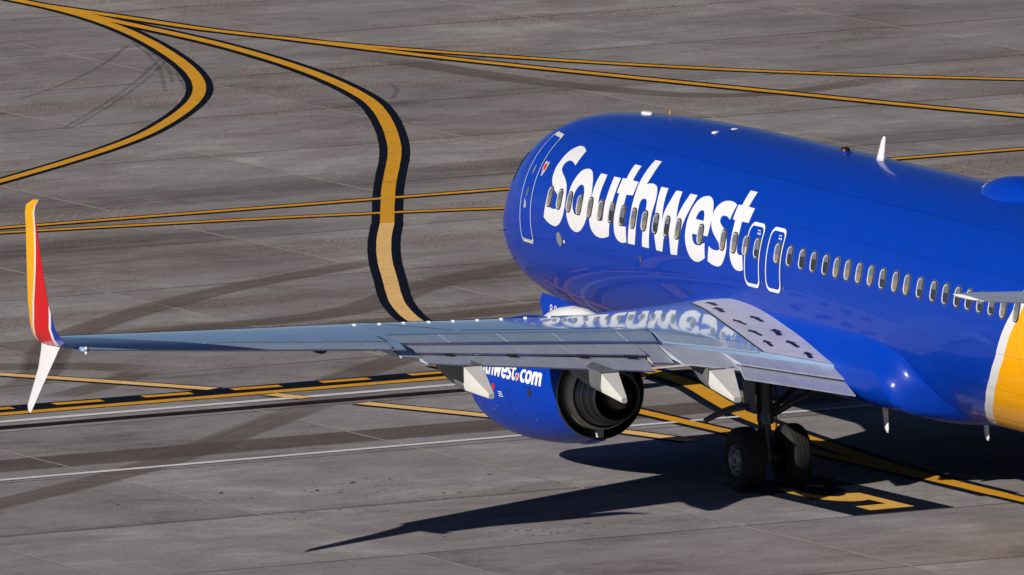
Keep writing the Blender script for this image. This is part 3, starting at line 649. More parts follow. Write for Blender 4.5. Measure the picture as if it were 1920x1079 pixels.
for cy, lb in ((2.86, 'forward overwing exit door outlined in white'), (1.92, 'rear overwing exit door outlined in white')):
    d = door('exit_door', cy, 3.68, 0.33, 0.55, 0.16, 0.036, lb, 0.06, -0.02)
    decal('placard', [[(cy - 0.16, 4.10), (cy - 0.04, 4.10), (cy - 0.04, 4.115), (cy - 0.16, 4.115)]], M['letter'], 0.006, d)
    decal('placard', [[(cy - 0.10, 4.04), (cy - 0.06, 4.04), (cy - 0.06, 4.075), (cy - 0.10, 4.075)]], M['letter'], 0.006, d)
    decal('placard', [[(cy - 0.19, 4.04), (cy - 0.14, 4.04), (cy - 0.14, 4.075), (cy - 0.19, 4.075)]], M['letter'], 0.006, d)
    decal('vent_port', [[(cy - 0.44 + 0.025 * math.cos(t), 3.24 + 0.045 * math.sin(t)) for t in [k * math.pi / 6 for k in range(12)]]], M['alu'], 0.006, fus)
fd = door('front_door', 13.62, 3.83, 0.33, 0.93, 0.09, 0.026, 'front passenger door with thin white outline', 0.055, 0.13)
decal('door_window', [[(13.66 + 0.05 * math.cos(t), 4.16 + 0.085 * math.sin(t)) for t in [k * math.pi / 8 for k in range(16)]]], M['portgrey'], 0.010, fd)
decal('door_handle', [[(13.60 + 0.085 * math.cos(t), 3.78 + 0.085 * math.sin(t)) for t in [k * math.pi / 8 for k in range(16)]]], M['alu'], 0.010, fd)
for k in range(3): decal('placard', [[(13.66 - 0.05 * k, 3.50), (13.685 - 0.05 * k, 3.50), (13.685 - 0.05 * k, 3.66 - 0.03 * k), (13.66 - 0.05 * k, 3.66 - 0.03 * k)]], M['letter'], 0.008, fd)
outline('door_sill', 13.50, 2.915, 0.30, 0.03, 0.015, 0.012, M['portgrey'], 0.012, fd)
def heart(parent, mapper, cy, cz, s, ref):
    outl = [(0.0, 0.42), (0.25, 0.62), (0.50, 0.55), (0.58, 0.25), (0.42, -0.15), (0.0, -0.62), (-0.42, -0.15), (-0.58, 0.25), (-0.50, 0.55), (-0.25, 0.62)]
    def put(nm, pts, mat, off):
        V, F = flat_to_surface([[(cy - x * s, cz + y * s) for x, y in pts]], lambda a, b_: mapper(a, b_, off), 0.07, 0.6)
        return mesh_obj(nm, V, orient(V, F, ref), mat, parent, mir=False)
    o = put('heart_emblem', catmull(outl, True, 4), M['letter'], 0.006)
    o2 = put('heart_red', [(-0.30, 0.44), (0.10, 0.40), (0.36, 0.02), (0.05, -0.25), (-0.36, 0.05), (-0.45, 0.30)], M['red'], 0.0085)
    o3 = put('heart_yellow', [(0.10, 0.44), (0.30, 0.54), (0.48, 0.42), (0.50, 0.22), (0.40, 0.06)], M['yellow'], 0.0085)
    o4 = put('heart_blue', [(-0.44, 0.0), (-0.10, -0.28), (0.02, -0.32), (0.0, -0.52), (-0.36, -0.12)], M['blue'], 0.0085)
    return o
heart(fus, surf, 13.12, 4.22, 0.20, axis_ref)
decal('static_port', [[(11.80 + 0.13 * math.cos(t), 3.12 + 0.125 * math.sin(t)) for t in [k * math.pi / 10 for k in range(20)]]], M['portgrey'], 0.005, fus)
decal('placard', [[(11.60, 3.07), (11.52, 3.07), (11.52, 3.12), (11.60, 3.12)]], M['letter'], 0.005, fus)
decal('vent_port', [[(7.95 + 0.035 * math.cos(t), 3.13 + 0.06 * math.sin(t)) for t in [k * math.pi / 6 for k in range(12)]]], M['alu'], 0.006, fus)
# cockpit side glazing
for y0, y1, za, zb in ((15.02, 15.40, 3.86, 4.30), (15.46, 15.95, 3.74, 4.14)):
    g = decal('cockpit_window', [[(y0, za), (y1, za - 0.05), (y1, zb - 0.06), (y0, zb)]], M['glass'], 0.006, plane)
    decal('cockpit_frame', [[(y0 - 0.025, za - 0.025), (y1 + 0.025, za - 0.075), (y1 + 0.025, zb - 0.04), (y0 - 0.025, zb + 0.025)]], M['portgrey'], 0.003, g)
# barrel splice lines
for Y in (-0.6 - 1.6, 5.9, -5.7):
    rg = []
    for k in range(0, 41):
        z = 1.9 + (5.2 - 1.9) * k / 40
        rg.append([surf(Y, z, 0.0015), surf(Y - 0.012, z, 0.0015)])
    V, F = loft(rg, False, False, closed=False)
    mesh_obj('skin_splice', V, orient(V, F, axis_ref), M['blue'], fus, mir=False)

# antennas, beacon, dome on the crown and masts under the belly
def blade(name, x, y, z, h, c0, c1, sweep, mat, tk=0.03, down=False, label=None):
    rg = []
    for k in range(7):
        t = k / 6; c = c0 + (c1 - c0) * t; yy = y - sweep * t; zz = z + (-h if down else h) * t
        if k == 6: c *= 0.55; yy -= 0.02
        rg.append([(x + tk * (1 - 0.6 * t) * sx, yy + c * sy, zz) for sx, sy in ((0, 0.5), (-0.7, 0.3), (-1, 0.0), (-0.6, -0.35), (0, -0.5), (0.6, -0.35), (1, 0.0), (0.7, 0.3))])
    V, F = loft(rg)
    if not down: F = [tuple(reversed(q)) for q in F]
    o = mesh_obj(name, V, F, mat, plane, mir=False)
    if label: o['label'] = label
    return o
ba = blade('blade_antenna', 0, 1.52, 5.29, 0.46, 0.36, 0.15, 0.20, M['white'], 0.05, label='white swept blade antenna on the crown')
for x, y, z, h, lb in ((-1.30, -1.49, 1.46, 0.44, 'white blade antenna under the belly'), (-0.30, -3.49, 1.36, 0.34, 'small drain mast under the yellow band')):
    blade('belly_antenna', x, y, z, h, 0.26, 0.17, 0.06, M['white'], 0.03, True, lb)
def bump_obj(name, x, y, z, lx, ly, h, mat, label=None):
    rg = [[(x + lx * r_ * math.cos(t), y + ly * r_ * math.sin(t), z + zz) for t in [2 * math.pi * k / 24 for k in range(24)]] for r_, zz in ((1, -0.03), (1, h * 0.25), (0.93, h * 0.6), (0.72, h * 0.88), (0.35, h), (0.05, h * 1.01))]
    V, F = loft(rg); o = mesh_obj(name, V, F, mat, plane, mir=False)
    if label: o['label'] = label
    return o
bc = bump_obj('beacon_light', 0, 3.05, 5.312, 0.085, 0.10, 0.10, M['redlens'], 'dark red beacon light on the crown')
bump_obj('beacon_base', 0, 3.05, 5.30, 0.11, 0.15, 0.04, M['blue']).parent = bc
bump_obj('crown_antenna', 0.02, 12.05, 5.195, 0.09, 0.20, 0.04, M['white'], 'flat white antenna near the nose crown')
bump_obj('crown_antenna', -0.42, 7.85, 5.25, 0.075, 0.075, 0.035, M['white'], 'nearer of two small white antenna discs')
bump_obj('crown_antenna', -0.1, 7.75, 5.29, 0.075, 0.075, 0.035, M['white'], 'farther of two small white antenna discs')
blade('crown_probe', 0, 10.98, 5.27, 0.085, 0.05, 0.03, 0.02, M['yellow'], 0.01, label='tiny yellow probe on the crown')
rg = []
for k in range(13):
    t = k / 12; s = math.sin(math.pi * min(1, max(0.004, t))) ** 0.30 if t < 0.5 else math.sin(math.pi * min(0.985, t)) ** 0.6
    rg.append([(-0.54 * s * math.cos(a), -3.30 - 3.0 * t, 5.10 + 0.50 * s * (abs(math.sin(a)) ** 0.8) * (1 if math.sin(a) > 0 else -0.2)) for a in [2 * math.pi * j / 28 for j in range(28)]])
V, F = loft(rg)
dm = mesh_obj('satellite_dome', V, F, M['blue'], plane, mir=False); dm['label'] = 'blue satellite dome on the rear crown'
for j in range(3):
    pts = []
    for yy in (-3.62 - 0.02 * j, -3.86 + 0.02 * j):
        t = (-3.30 - yy) / 3.0; s = math.sin(math.pi * t) ** 0.30
        for a in (0.62 + 0.09 * j, 0.67 + 0.09 * j):
            pts.append((-0.548 * s * math.cos(a), yy, 5.105 + 0.507 * s * abs(math.sin(a)) ** 0.8))
    mesh_obj('placard', pts, [(0, 1, 3, 2)], M['letter'], dm, False, mir=False)
for y, z in ((15.2, 2.94), (14.99, 2.45)):
    a = Vector(surf(y, z, -0.02)); c = Vector(surf(y, z, 0.06)); V, F = join(tube(a, c, 0.014, 0.010, 8), tube(c, c + Vector((-0.01, 0.14, 0.0)), 0.010, 0.006, 8))
    mesh_obj('pitot_probe', V, F, M['strut'], plane, mir=False)
# ---------------------------------------------------------------- wings (written for the port side, mirrored for starboard)
# y out, leading edge Y, crest (Y, z), hinge line (Y, z), rear edge (Y, z), thickness
INNER = [(1.6, 6.2, 3.9, 2.80, 1.1, 2.50, -1.15, 2.09, 0.95), (2.0, 5.9, 3.8, 2.81, 1.1, 2.53, -1.05, 2.18, 0.92), (3.06, 5.1, 3.1, 2.835, 1.2, 2.66, -0.28, 2.405, 0.78), (4.62, 4.0, 2.8, 2.86, 0.878, 2.765, 0.357, 2.631, 0.62), (5.95, 3.27, 2.38, 2.933, 0.49, 2.868, -0.04, 2.765, 0.50), (7.4, 2.52, 1.70, 3.056, 0.06, 3.0, -0.47, 2.905, 0.43), (8.6, 1.89, 1.13, 3.168, -0.30, 3.105, -0.83, 3.015, 0.38), (10.25, 1.03, 0.35, 3.32, -0.79, 3.24, -1.32, 3.16, 0.33)]
OUTER = [(10.25, 1.03, 0.35, 3.32, -1.67, 3.225, -2.05, 3.125, 0.33), (12.0, 0.11, -0.48, 3.46, -2.2, 3.385, -2.58, 3.30, 0.28), (14.0, -0.93, -1.42, 3.63, -2.79, 3.575, -3.17, 3.49, 0.22), (16.0, -1.97, -2.37, 3.805, -3.39, 3.77, -3.77, 3.70, 0.17), (16.95, -2.46, -2.81, 3.885, -3.67, 3.855, -4.05, 3.80, 0.14)]
def interp(T, y):
    ys = [t[0] for t in T]; i = min(max(bisect.bisect_right(ys, y) - 1, 0), len(T) - 2); t = (y - ys[i]) / (ys[i + 1] - ys[i])
    return [a + (b_ - a) * t for a, b_ in zip(T[i], T[i + 1])]
def upper_fn(S):
    y, yl, yc, zc, ya, za, yb, zb, th = S
    zl = zc - 0.62 * th
    d = zc - zl; c = yl - yc
    P = [(0, zl), (0.03 * c, zl + 0.30 * d), (0.12 * c, zl + 0.54 * d), (0.35 * c, zl + 0.80 * d), (0.7 * c, zl + 0.965 * d), (c, zc), (yl - ya, za), (yl - yb, zb)]
    return pchip([p[0] for p in P], [p[1] for p in P]), yl, yb, th
def wing_up(T, y, Y):
    fn, yl, yb, th = upper_fn(interp(T, y)); return fn(yl - Y)
def wing_ring(T, y, cut):
    S = interp(T, y); fn, yl, yb, th = upper_fn(S); L = yl - yb
    xi = [0, 0.004, 0.012, 0.03, 0.06, 0.1, 0.16, 0.24, 0.34, 0.45, 0.56, 0.67, 0.78, 0.88, 0.95, 1.0]
    up = [(-y, yl - t * L, fn(t * L)) for t in xi]
    full = L / 0.74 if cut else L
    lo = []
    for t in xi[1:]:
        x = t * L / full
        nt_ = 2.6 * (0.2969 * math.sqrt(x) - 0.126 * x - 0.3516 * x**2 + 0.2843 * x**3 - 0.1015 * x**4) / 0.26
        lo.append((-y, yl - t * L, fn(t * L) - max(th * nt_, 0.022)))
    return up + list(reversed(lo))
def wing_body(T, ys, cut):
    rg = [wing_ring(T, y, cut) for y in ys]; V, F = loft(rg); return V, [tuple(reversed(q)) for q in F]
def slab_loft(A, B_, t0, t1, nose=0.5, n=24):
    """a flap: front edge line A, rear edge line B_ (lists of two 3D end points), thickness front / rear"""
    rg = []
    for k in range(n + 1):
        s = k / n; a = Vector(A[0]).lerp(Vector(A[1]), s); b_ = Vector(B_[0]).lerp(Vector(B_[1]), s); pr = []
        L = (b_ - a)
        for t, h in ((0.0, -0.34), (0.02, -0.14), (0.07, -0.03), (0.16, 0.0), (0.4, 0.015), (0.7, 0.01), (1.0, 0.0)):
            th = t0 + (t1 - t0) * t; p = a + L * t; pr.append((p.x, p.y, p.z + h * th))
        for t, h in ((1.0, -1.0), (0.7, -0.92), (0.4, -1.0), (0.16, -1.0), (0.07, -0.92), (0.02, -0.75)):
            th = t0 + (t1 - t0) * t; p = a + L * t; pr.append((p.x, p.y, p.z + h * th))
        rg.append(pr)
    V, F = loft(rg); return V, F
def fixnormals(o):
    bm = bmesh.new(); bm.from_mesh(o.data); bmesh.ops.recalc_face_normals(bm, faces=bm.faces); bm.to_mesh(o.data); bm.free()
def nacelle_r(Y): return NR(Y)
NR = pchip([-6.62, -6.4, -5.9, -5.2, -4.2, -3.3, -2.69], [0.86, 0.95, 1.03, 1.06, 1.02, 0.92, 0.80])
EX, EZ = -4.83, 1.53
def nac(Y, ph, off=0.0):
    r_ = NR(-Y) + off; return (EX - r_ * math.cos(ph), Y, EZ + r_ * math.sin(ph))
nac_ref = lambda a: (EX, a[1], EZ)

def build_side(port):
    MIR[0] = not port
    V1, F1 = wing_body(INNER, [1.6, 2.0, 2.5, 3.06, 3.6, 4.1, 4.62, 5.2, 5.95, 6.6, 7.4, 8.0, 8.6, 9.4, 10.25], True)
    V2, F2 = wing_body(OUTER, [10.25, 10.8, 11.4, 12, 12.7, 13.4, 14, 14.7, 15.4, 16, 16.5, 16.95], False)
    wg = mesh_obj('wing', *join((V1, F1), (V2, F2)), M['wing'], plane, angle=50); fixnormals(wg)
    wg['label'] = 'grey port wing stretching across the picture' if port else 'starboard wing beyond the fuselage'
    def lab(o, s):
        if port: o['label'] = s
        return o
    # polished leading edge, joint lines and spoiler panels on the upper skin
    def skin_strip(name, T, y0, y1, Yf, Yb, off, mat, n=24, parent=wg):
        rg = []
        for k in range(n + 1):
            y = y0 + (y1 - y0) * k / n; a, b_ = Yf(y), Yb(y)
            rg.append([(-y, a + (b_ - a) * j / 4, wing_up(T, y, a + (b_ - a) * j / 4) + off) for j in range(5)])
        V, F = loft(rg, False, False, closed=False)
        o = mesh_obj(name, V, F, mat, parent); return o
    LEo = lambda y: interp(OUTER if y > 10.25 else INNER, y)[1]
    def up_norm(o):
        me = o.data
        if me.polygons and sum(p.normal.z for p in me.polygons) < 0: me.flip_normals()
        return o
    for y0, y1 in ((5.9, 8.7), (8.74, 11.5), (11.54, 14.3), (14.34, 16.9)):
        T = INNER if y1 <= 10.25 else OUTER
        def lt(y, T_=None): return OUTER if y > 10.25 else INNER
        rg = []
        for k in range(25):
            y = y0 + (y1 - y0) * k / 24; TT = lt(y); yl = interp(TT, y)[1]; c = (yl - interp(TT, y)[6])
            if TT is INNER: c /= 0.74
            rg.append([(-y, yl - c * q, wing_up(TT, y, yl - c * q) + 0.004) for q in (0.002, 0.006, 0.015, 0.03, 0.05, 0.075, 0.105, 0.135)])
        V, F = loft(rg, False, False, closed=False)
        up_norm(mesh_obj('slat', V, F, M['alu'], plane))
    # spoilers: thin plates between hinge line and rear edge
    hy = lambda y: interp(INNER, y)[4]; ry = lambda y: interp(INNER, y)[6] - 0.012
    for y0, y1 in ((9.05, 10.12), (7.85, 9.03), (6.70, 7.83), (5.35, 6.68), (4.75, 5.33), (3.1, 4.60)):
        rg = []
        for k in range(13):
            y = y0 + (y1 - y0) * k / 12; a = hy(y); b_ = ry(y)
            if y < 4.7: a = b_ + 0.55
            line = [(-y, a + (b_ - a) * j / 4, wing_up(INNER, y, max(a + (b_ - a) * j / 4, interp(INNER, y)[6])) + (0.004 if j else 0.0015)) for j in range(5)]
            rg.append(line + [(p[0], p[1], p[2] - 0.03) for p in reversed(line)])
        V, F = loft(rg); o = mesh_obj('spoiler', V, F, M['panel'], plane, angle=40); fixnormals(o)
    # dark hinge seams
    def seam(T, pts, wd=0.03, off=0.006, mat=None, nm='panel_seam'):
        rg = []
        for i, (y, Y) in enumerate(pts):
            a = pts[max(i - 1, 0)]; c = pts[min(i + 1, len(pts) - 1)]; dy, dY = c[0] - a[0], c[1] - a[1]; L = math.hypot(dy, dY) or 1.0
            ny, nY = -dY / L * wd / 2, dy / L * wd / 2
            rg.append([(-(y + s * ny), Y + s * nY, wing_up(T, y, Y) + off) for s in (1, -1)])
        V, F = loft(rg, False, False, closed=False)
        return up_norm(mesh_obj(nm, V, F, mat or M['black'], wg))
    seam(INNER, [(4.7 + 0.2 * k, hy(4.7 + 0.2 * k) + 0.012) for k in range(28)], 0.035)
    seam(INNER, [(5.0 + 0.2 * k, hy(5.0 + 0.2 * k) + 0.36) for k in range(18)], 0.03, 0.003)
    seam(INNER, [(8.55 + (9.9 - 8.55) * k / 8, hy(8.55) + 0.36 + (interp(INNER, 9.9)[2] + 0.1 - hy(8.55) - 0.36) * k / 8) for k in range(9)], 0.035, 0.003)
    seam(INNER, [(4.64, 1.0), (4.65, 0.7), (4.68, 0.45), (4.70, 0.34)], 0.03)
    seam(INNER, [(3.2 + 0.1 * k, 0.5 + interp(INNER, 3.2 + 0.1 * k)[6] + 0.06) for k in range(14)], 0.02)
    # aileron
    A0 = lambda y: (-y, interp(OUTER, y)[4], interp(OUTER, y)[5] + 0.001); B0 = lambda y: (-y, interp(OUTER, y)[6] - 0.004, interp(OUTER, y)[7] + 0.003)
    rg = []
    for k in range(21):
        y = 10.55 + (14.2 - 10.55) * k / 20; a = Vector(A0(y)); b_ = Vector(B0(y))
        line = [tuple(a + (b_ - a) * t + Vector((0, 0, h))) for t, h in ((0, -0.002), (0.08, 0.006), (0.5, 0.008), (1, 0.003))]
        rg.append(line + [(p[0], p[1], p[2] - d) for p, d in zip(reversed(line), (0.02, 0.06, 0.08, 0.08))])
    V, F = loft(rg); o = lab(mesh_obj('aileron', V, F, M['panel'], plane, angle=40), 'light grey aileron near the wingtip'); fixnormals(o)
    seam(OUTER, [(10.5 + 0.2 * k, interp(OUTER, 10.5 + 0.2 * k)[4] + 0.012) for k in range(19)], 0.032)
    seam(OUTER, [(10.45, -1.25), (10.47, -1.7), (10.5, -2.1)], 0.03)
    for y in (10.9, 11.7, 12.4, 13.0, 13.6):
        Y = interp(OUTER, y)[4] + 0.03; z = wing_up(OUTER, y, Y)
        V, F = boxg(-y - 0.035, -y + 0.035, Y - 0.05, Y + 0.05, z - 0.005, z + 0.016); mesh_obj('hinge_fitting', V, F, M['alu'], wg, False)
    # flaps
    def at(P, x): t = (x - P[0][0]) / (P[1][0] - P[0][0]); return tuple(a + (b_ - a) * t for a, b_ in zip(P[0], P[1]))
    fA = [(-10.30, -1.345, 3.135), (-4.78, 0.305, 2.622)]; fG = [(-9.984, -1.845, 3.035), (-5.223, -0.422, 2.522)]; fT = [(-10.416, -2.224, 3.03), (-4.698, -0.516, 2.35)]
    segs = [slab_loft([at(fA, a), at(fA, b_)], [at(L_, a), at(L_, b_)], 0.12, 0.028, n=8) for a, b_, L_ in ((-10.40, -10.0, fT), (-9.998, -5.212, fG), (-5.21, -4.76, fT))]
    fo = lab(mesh_obj('outboard_flap', *join(*segs), M['flap'], plane, angle=50), 'grey outboard main flap'); fixnormals(fo)
    fa = lab(mesh_obj('outboard_aft_flap', *slab_loft([(-9.985, -1.70, 3.006), (-5.23, -0.28, 2.494)], [(-10.10, -2.63, 2.938), (-5.40, -1.22, 2.335)], 0.09, 0.025), M['flap'], plane, angle=50), 'grey aft segment of the outboard flap'); fixnormals(fa)
    iA = [(-4.66, 0.345, 2.602), (-1.98, -0.99, 2.150)]; iG = [(-3.731, -1.0, 2.323), (-1.917, -1.45, 1.965)]; iT = [(-4.781, -0.80, 2.388), (-3.732, -1.10, 2.232)]
    segs = [slab_loft([at(iA, a), at(iA, b_)], [at(L_, a), at(L_, b_)], 0.14, 0.028, n=8) for a, b_, L_ in ((-4.72, -3.735, iT), (-3.733, -1.98, iG))]
    fi = lab(mesh_obj('inboard_flap', *join(*segs), M['flap'], plane, angle=50), 'grey inboard main flap'); fixnormals(fi)
    fb = lab(mesh_obj('inboard_aft_flap', *slab_loft([(-3.715, -0.88, 2.300), (-1.98, -1.31, 1.948)], [(-3.92, -1.60, 2.145), (-2.05, -2.0, 1.76)], 0.08, 0.025), M['flap'], plane, angle=50), 'grey aft segment of the inboard flap'); fixnormals(fb)
    for y in (9.35, 8.05, 6.6, 5.6):
        s = (y - 9.99) / (5.25 - 9.99); a = Vector((-9.985, -1.845, 3.0)).lerp(Vector((-5.23, -0.425, 2.487)), s)
        V, F = boxg(a.x - 0.07, a.x + 0.07, a.y - 0.09, a.y + 0.06, a.z - 0.03, a.z + 0.008); mesh_obj('hinge_fitting', V, F, M['dark'], fa, False)
    # flap track fairings
    def fairing(x, yf, yj, yt, ztop_f, zj_top, zj_bot, ztip, hw, lb):
        st = []
        for k in range(9):
            t = k / 8; Y = yf + (yj - yf) * t; zt = ztop_f + (zj_top - ztop_f) * t; zb = zt - 0.06 - (zj_top - zj_bot - 0.06) * math.sin(t * math.pi / 2) ** 0.9
            st.append((Y, zt, zb, hw * (0.35 + 0.65 * math.sin(t * math.pi / 2))))
        def ring(Y, zt, zb, h):
            return [(x - h, Y, zt), (x - h, Y, zb + 0.35 * (zt - zb)), (x - 0.86 * h, Y, zb + 0.12 * (zt - zb)), (x - 0.4 * h, Y, zb), (x + 0.4 * h, Y, zb), (x + 0.86 * h, Y, zb + 0.12 * (zt - zb)), (x + h, Y, zb + 0.35 * (zt - zb)), (x + h, Y, zt)]
        V, F = loft([ring(*s) for s in st]); o = mesh_obj('flap_track_fairing', V, F, M['fair'], plane, angle=45); fixnormals(o)
        if port: o['label'] = lb
        def tr(t):
            Y = yj - 0.008 - (yj - yt) * t; zt = zj_top - 0.02 - (zj_top - 0.02 - ztip - 0.06) * t; zb = zj_bot - (zj_bot - ztip + 0.03) * t; h = hw * 1.02 * (1 - 0.72 * t)
            q = ring(Y, zt, zb, h)
            return [(x + (p[0] - x) * (0.90 if i in (0, 7) else 1.0), p[1], p[2]) for i, p in enumerate(q)]
        V, F = loft([tr(t) for t in (0, 0.05, 0.25, 0.5, 0.75, 0.94, 1.0)]); c = mesh_obj('fairing_tip', V, F, M['fairtip'], o, angle=35); fixnormals(c)
    fairing(-9.20, -0.35, -2.42, -3.22, 2.93, 2.82, 2.36, 2.36, 0.18, 'outermost flap fairing with a white tip')
    fairing(-6.62, 0.15, -2.18, -2.80, 2.62, 2.50, 2.12, 2.06, 0.17, 'flap fairing with white tip behind the engine')
    fairing(-4.10, 0.45, -1.02, -1.70, 2.42, 2.27, 1.90, 1.78, 0.24, 'innermost flap fairing beside the landing gear')
    # winglet and strake
    WL = [((-16.9, -2.44, 3.83), (-16.9, -4.045, 3.805)), ((-17.12, -2.64, 3.88), (-17.08, -4.08, 3.86)), ((-17.23, -2.80, 3.99), (-17.19, -4.06, 3.97)), ((-17.31, -2.92, 4.16), (-17.28, -3.99, 4.14)), ((-17.44, -3.19, 4.60), (-17.44, -4.11, 4.62)), ((-17.515, -3.39, 4.90), (-17.515, -4.21, 4.90)), ((-17.59, -3.59, 5.19), (-17.59, -4.32, 5.17)), ((-17.68, -3.83, 5.54), (-17.68, -4.45, 5.54)), ((-17.756, -4.04, 5.865), (-17.76, -4.56, 5.87)), ((-17.83, -4.22, 6.20), (-17.83, -4.64, 6.19)), ((-17.855, -4.36, 6.32), (-17.86, -4.78, 6.33)), ((-17.88, -4.72, 6.43), (-17.885, -5.03, 6.46))]
    def blade_loft(WL, tk, up_sign):
        rg = []; uv = []
        for i, (a, b_) in enumerate(WL):
            a, b_ = Vector(a), Vector(b_); j0, j1 = max(i - 1, 0), min(i + 1, len(WL) - 1)
            span = Vector(WL[j1][0]) + Vector(WL[j1][1]) - Vector(WL[j0][0]) - Vector(WL[j0][1])
            nrm = (b_ - a).cross(span).normalized(); c = (b_ - a).length; pr = []
            xs = (0, 0.02, 0.08, 0.2, 0.35, 0.5, 0.65, 0.8, 0.92, 1.0)
            th = lambda x: tk * c * 5 * (0.2969 * math.sqrt(x) - 0.126 * x - 0.3516 * x**2 + 0.2843 * x**3 - 0.1015 * x**4) + 0.002
            up = [a + (b_ - a) * x + nrm * th(x) for x in xs]; lo = [a + (b_ - a) * x - nrm * th(x) for x in xs[1:]]
            rg.append([tuple(p) for p in up + list(reversed(lo))])
            v = i / (len(WL) - 1); z = (a.z + b_.z) / 2; v = (z - 3.82) / (6.44 - 3.82)
            uv += [(x, v) for x in list(xs) + list(reversed(xs[1:]))]
        V, F = loft(rg); return V, F, uv
    V, F, uv = blade_loft(WL, 0.09, 1)
    o = lab(mesh_obj('winglet', V, F, M['winglet'], plane, uv=uv, angle=60), 'tall upswept winglet striped yellow, red and blue'); fixnormals(o)
    SK = [((-17.02, -2.66, 3.83), (-16.97, -3.50, 3.87)), ((-17.16, -2.98, 3.70), (-17.10, -3.64, 3.745)), ((-17.393, -3.445, 3.461), (-17.30, -3.86, 3.55)), ((-17.654, -3.86, 3.208), (-17.60, -4.19, 3.26)), ((-17.915, -4.277, 2.957), (-17.905, -4.54, 2.965)), ((-17.99, -4.50, 2.885), (-18.005, -4.65, 2.87))]
    V, F, uv = blade_loft(SK, 0.07, -1)
    o = lab(mesh_obj('winglet_strake', V, F, M['white'], plane, angle=60), 'white downswept strake below the wingtip'); fixnormals(o)
    for bx_, by_, bz_, bl in ((-11.92, -2.42, 3.262, 0.11), (-10.82, -2.08, 3.165, 0.055)):
        V, F = loft([[(bx_ + bl * r_ * math.cos(t), by_ + 0.3 * zz, bz_ + bl * 0.55 * r_ * math.sin(t)) for t in [2 * math.pi * k / 14 for k in range(14)]] for zz, r_ in ((1.6, 0.1), (1.0, 0.8), (0.4, 1.0), (0.0, 0.95), (-0.03, 0.8))])
        o = mesh_obj('hinge_fairing', V, F, M['black'], wg); fixnormals(o)
    # tip lights
    V, F = loft([[(-16.80 + r_ * math.cos(t), Y, 3.785 + r_ * 0.7 * math.sin(t)) for t in [2 * math.pi * k / 12 for k in range(12)]] for Y, r_ in ((-3.70, 0.02), (-3.88, 0.055), (-4.08, 0.065), (-4.16, 0.06))])
    tl = lab(mesh_obj('tip_light_housing', V, F, M['wing'], plane), 'position light pod at the wingtip trailing edge'); fixnormals(tl)
    for dz in (-0.05, 0.03):
        V, F = loft([[(-16.80 + r_ * math.cos(t), Y, 3.785 + dz + r_ * math.sin(t)) for t in [2 * math.pi * k / 12 for k in range(12)]] for Y, r_ in ((-4.15, 0.030), (-4.17, 0.026), (-4.185, 0.01))])
        l_ = mesh_obj('light_lens', V, F, M['lens'], tl); fixnormals(l_)
    # vortex generators along the crest
    for y, Y in ((10.29, 0.21), (9.72, 0.50), (9.16, 0.80), (8.58, 1.10), (8.02, 1.39), (7.46, 1.68), (6.90, 1.98), (6.34, 2.27), (5.78, 2.56)):
        T = OUTER if y > 10.25 else INNER; z = wing_up(T, y, Y)
        ca, sa = 0.80, 0.60
        P = [(-y + dx * ca * 0.030 - dy * sa * 0.008, Y - dx * sa * 0.030 - dy * ca * 0.008) for dx, dy in ((-1, -1), (1, -1), (1, 1), (-1, 1))]
        V = [(px_, py_, z - 0.01) for px_, py_ in P] + [(px_, py_, z + 0.020) for px_, py_ in P]; F = [(0, 3, 2, 1), (4, 5, 6, 7), (0, 1, 5, 4), (1, 2, 6, 5), (2, 3, 7, 6), (3, 0, 4, 7)]; o = mesh_obj('vortex_generator', V, F, M['white'], plane, False); fixnormals(o)
    # walkway on the wing root with step arrows
    EDGE = []
    def wpt(y, Y): return (-y, Y, wing_up(INNER, y, Y) + 0.006)
    rg = []
    for k in range(31):
        t = k / 30; Y = 4.15 + (-0.98 - 4.15) * t
        yi = 1.62; yo = 2.60 + 0.42 * math.sin(min(1, t * 1.25) * math.pi / 2)
        if t < 0.06: yo -= (0.06 - t) * 5
        yo = min(yo, 3.05); EDGE.append((yo, max(Y, interp(INNER, yo)[6] + 0.02)))
        Yend = max(Y, interp(INNER, yo)[6] + 0.02)
        rg.append([wpt(yi + (yo - yi) * j / 6, max(Y, interp(INNER, yi + (yo - yi) * j / 6)[6] + 0.015)) for j in range(7)])
    V, F = loft(rg, False, False, closed=False); wk = lab(up_norm(mesh_obj('walkway', V, F, M['walk'], wg)), 'white walkway with black step arrows on the wing root')
    seam(INNER, EDGE[1:], 0.035, 0.008)
    if port:
        for cy, cY in ((2.40, 3.45), (2.55, 2.75), (2.15, 2.05), (2.6, 1.75), (2.2, 1.05), (2.65, 0.95), (2.25, 0.25), (2.7, 0.25), (2.25, -0.45)):
            A = [(0.0, 0.22), (0.10, 0.04), (0.05, 0.05), (0.045, -0.24), (-0.045, -0.20), (-0.05, 0.05), (-0.10, 0.04)]
            ra = random.uniform(-0.25, 0.25); sc_ = random.uniform(0.8, 1.2); A = [((a * math.cos(ra) - b_ * math.sin(ra)) * sc_, (a * math.sin(ra) + b_ * math.cos(ra)) * sc_) for a, b_ in A]
            P = [(-(cy + a), max(cY + b_, interp(INNER, cy + a)[6] + 0.02)) for a, b_ in A]
            V = [(p[0], p[1], wing_up(INNER, -p[0], p[1]) + 0.010) for p in P]
            up_norm(mesh_obj('step_arrow', V, [tuple(range(7))], M['black'], wk, False, mir=False))
    # pylon
    rg = []
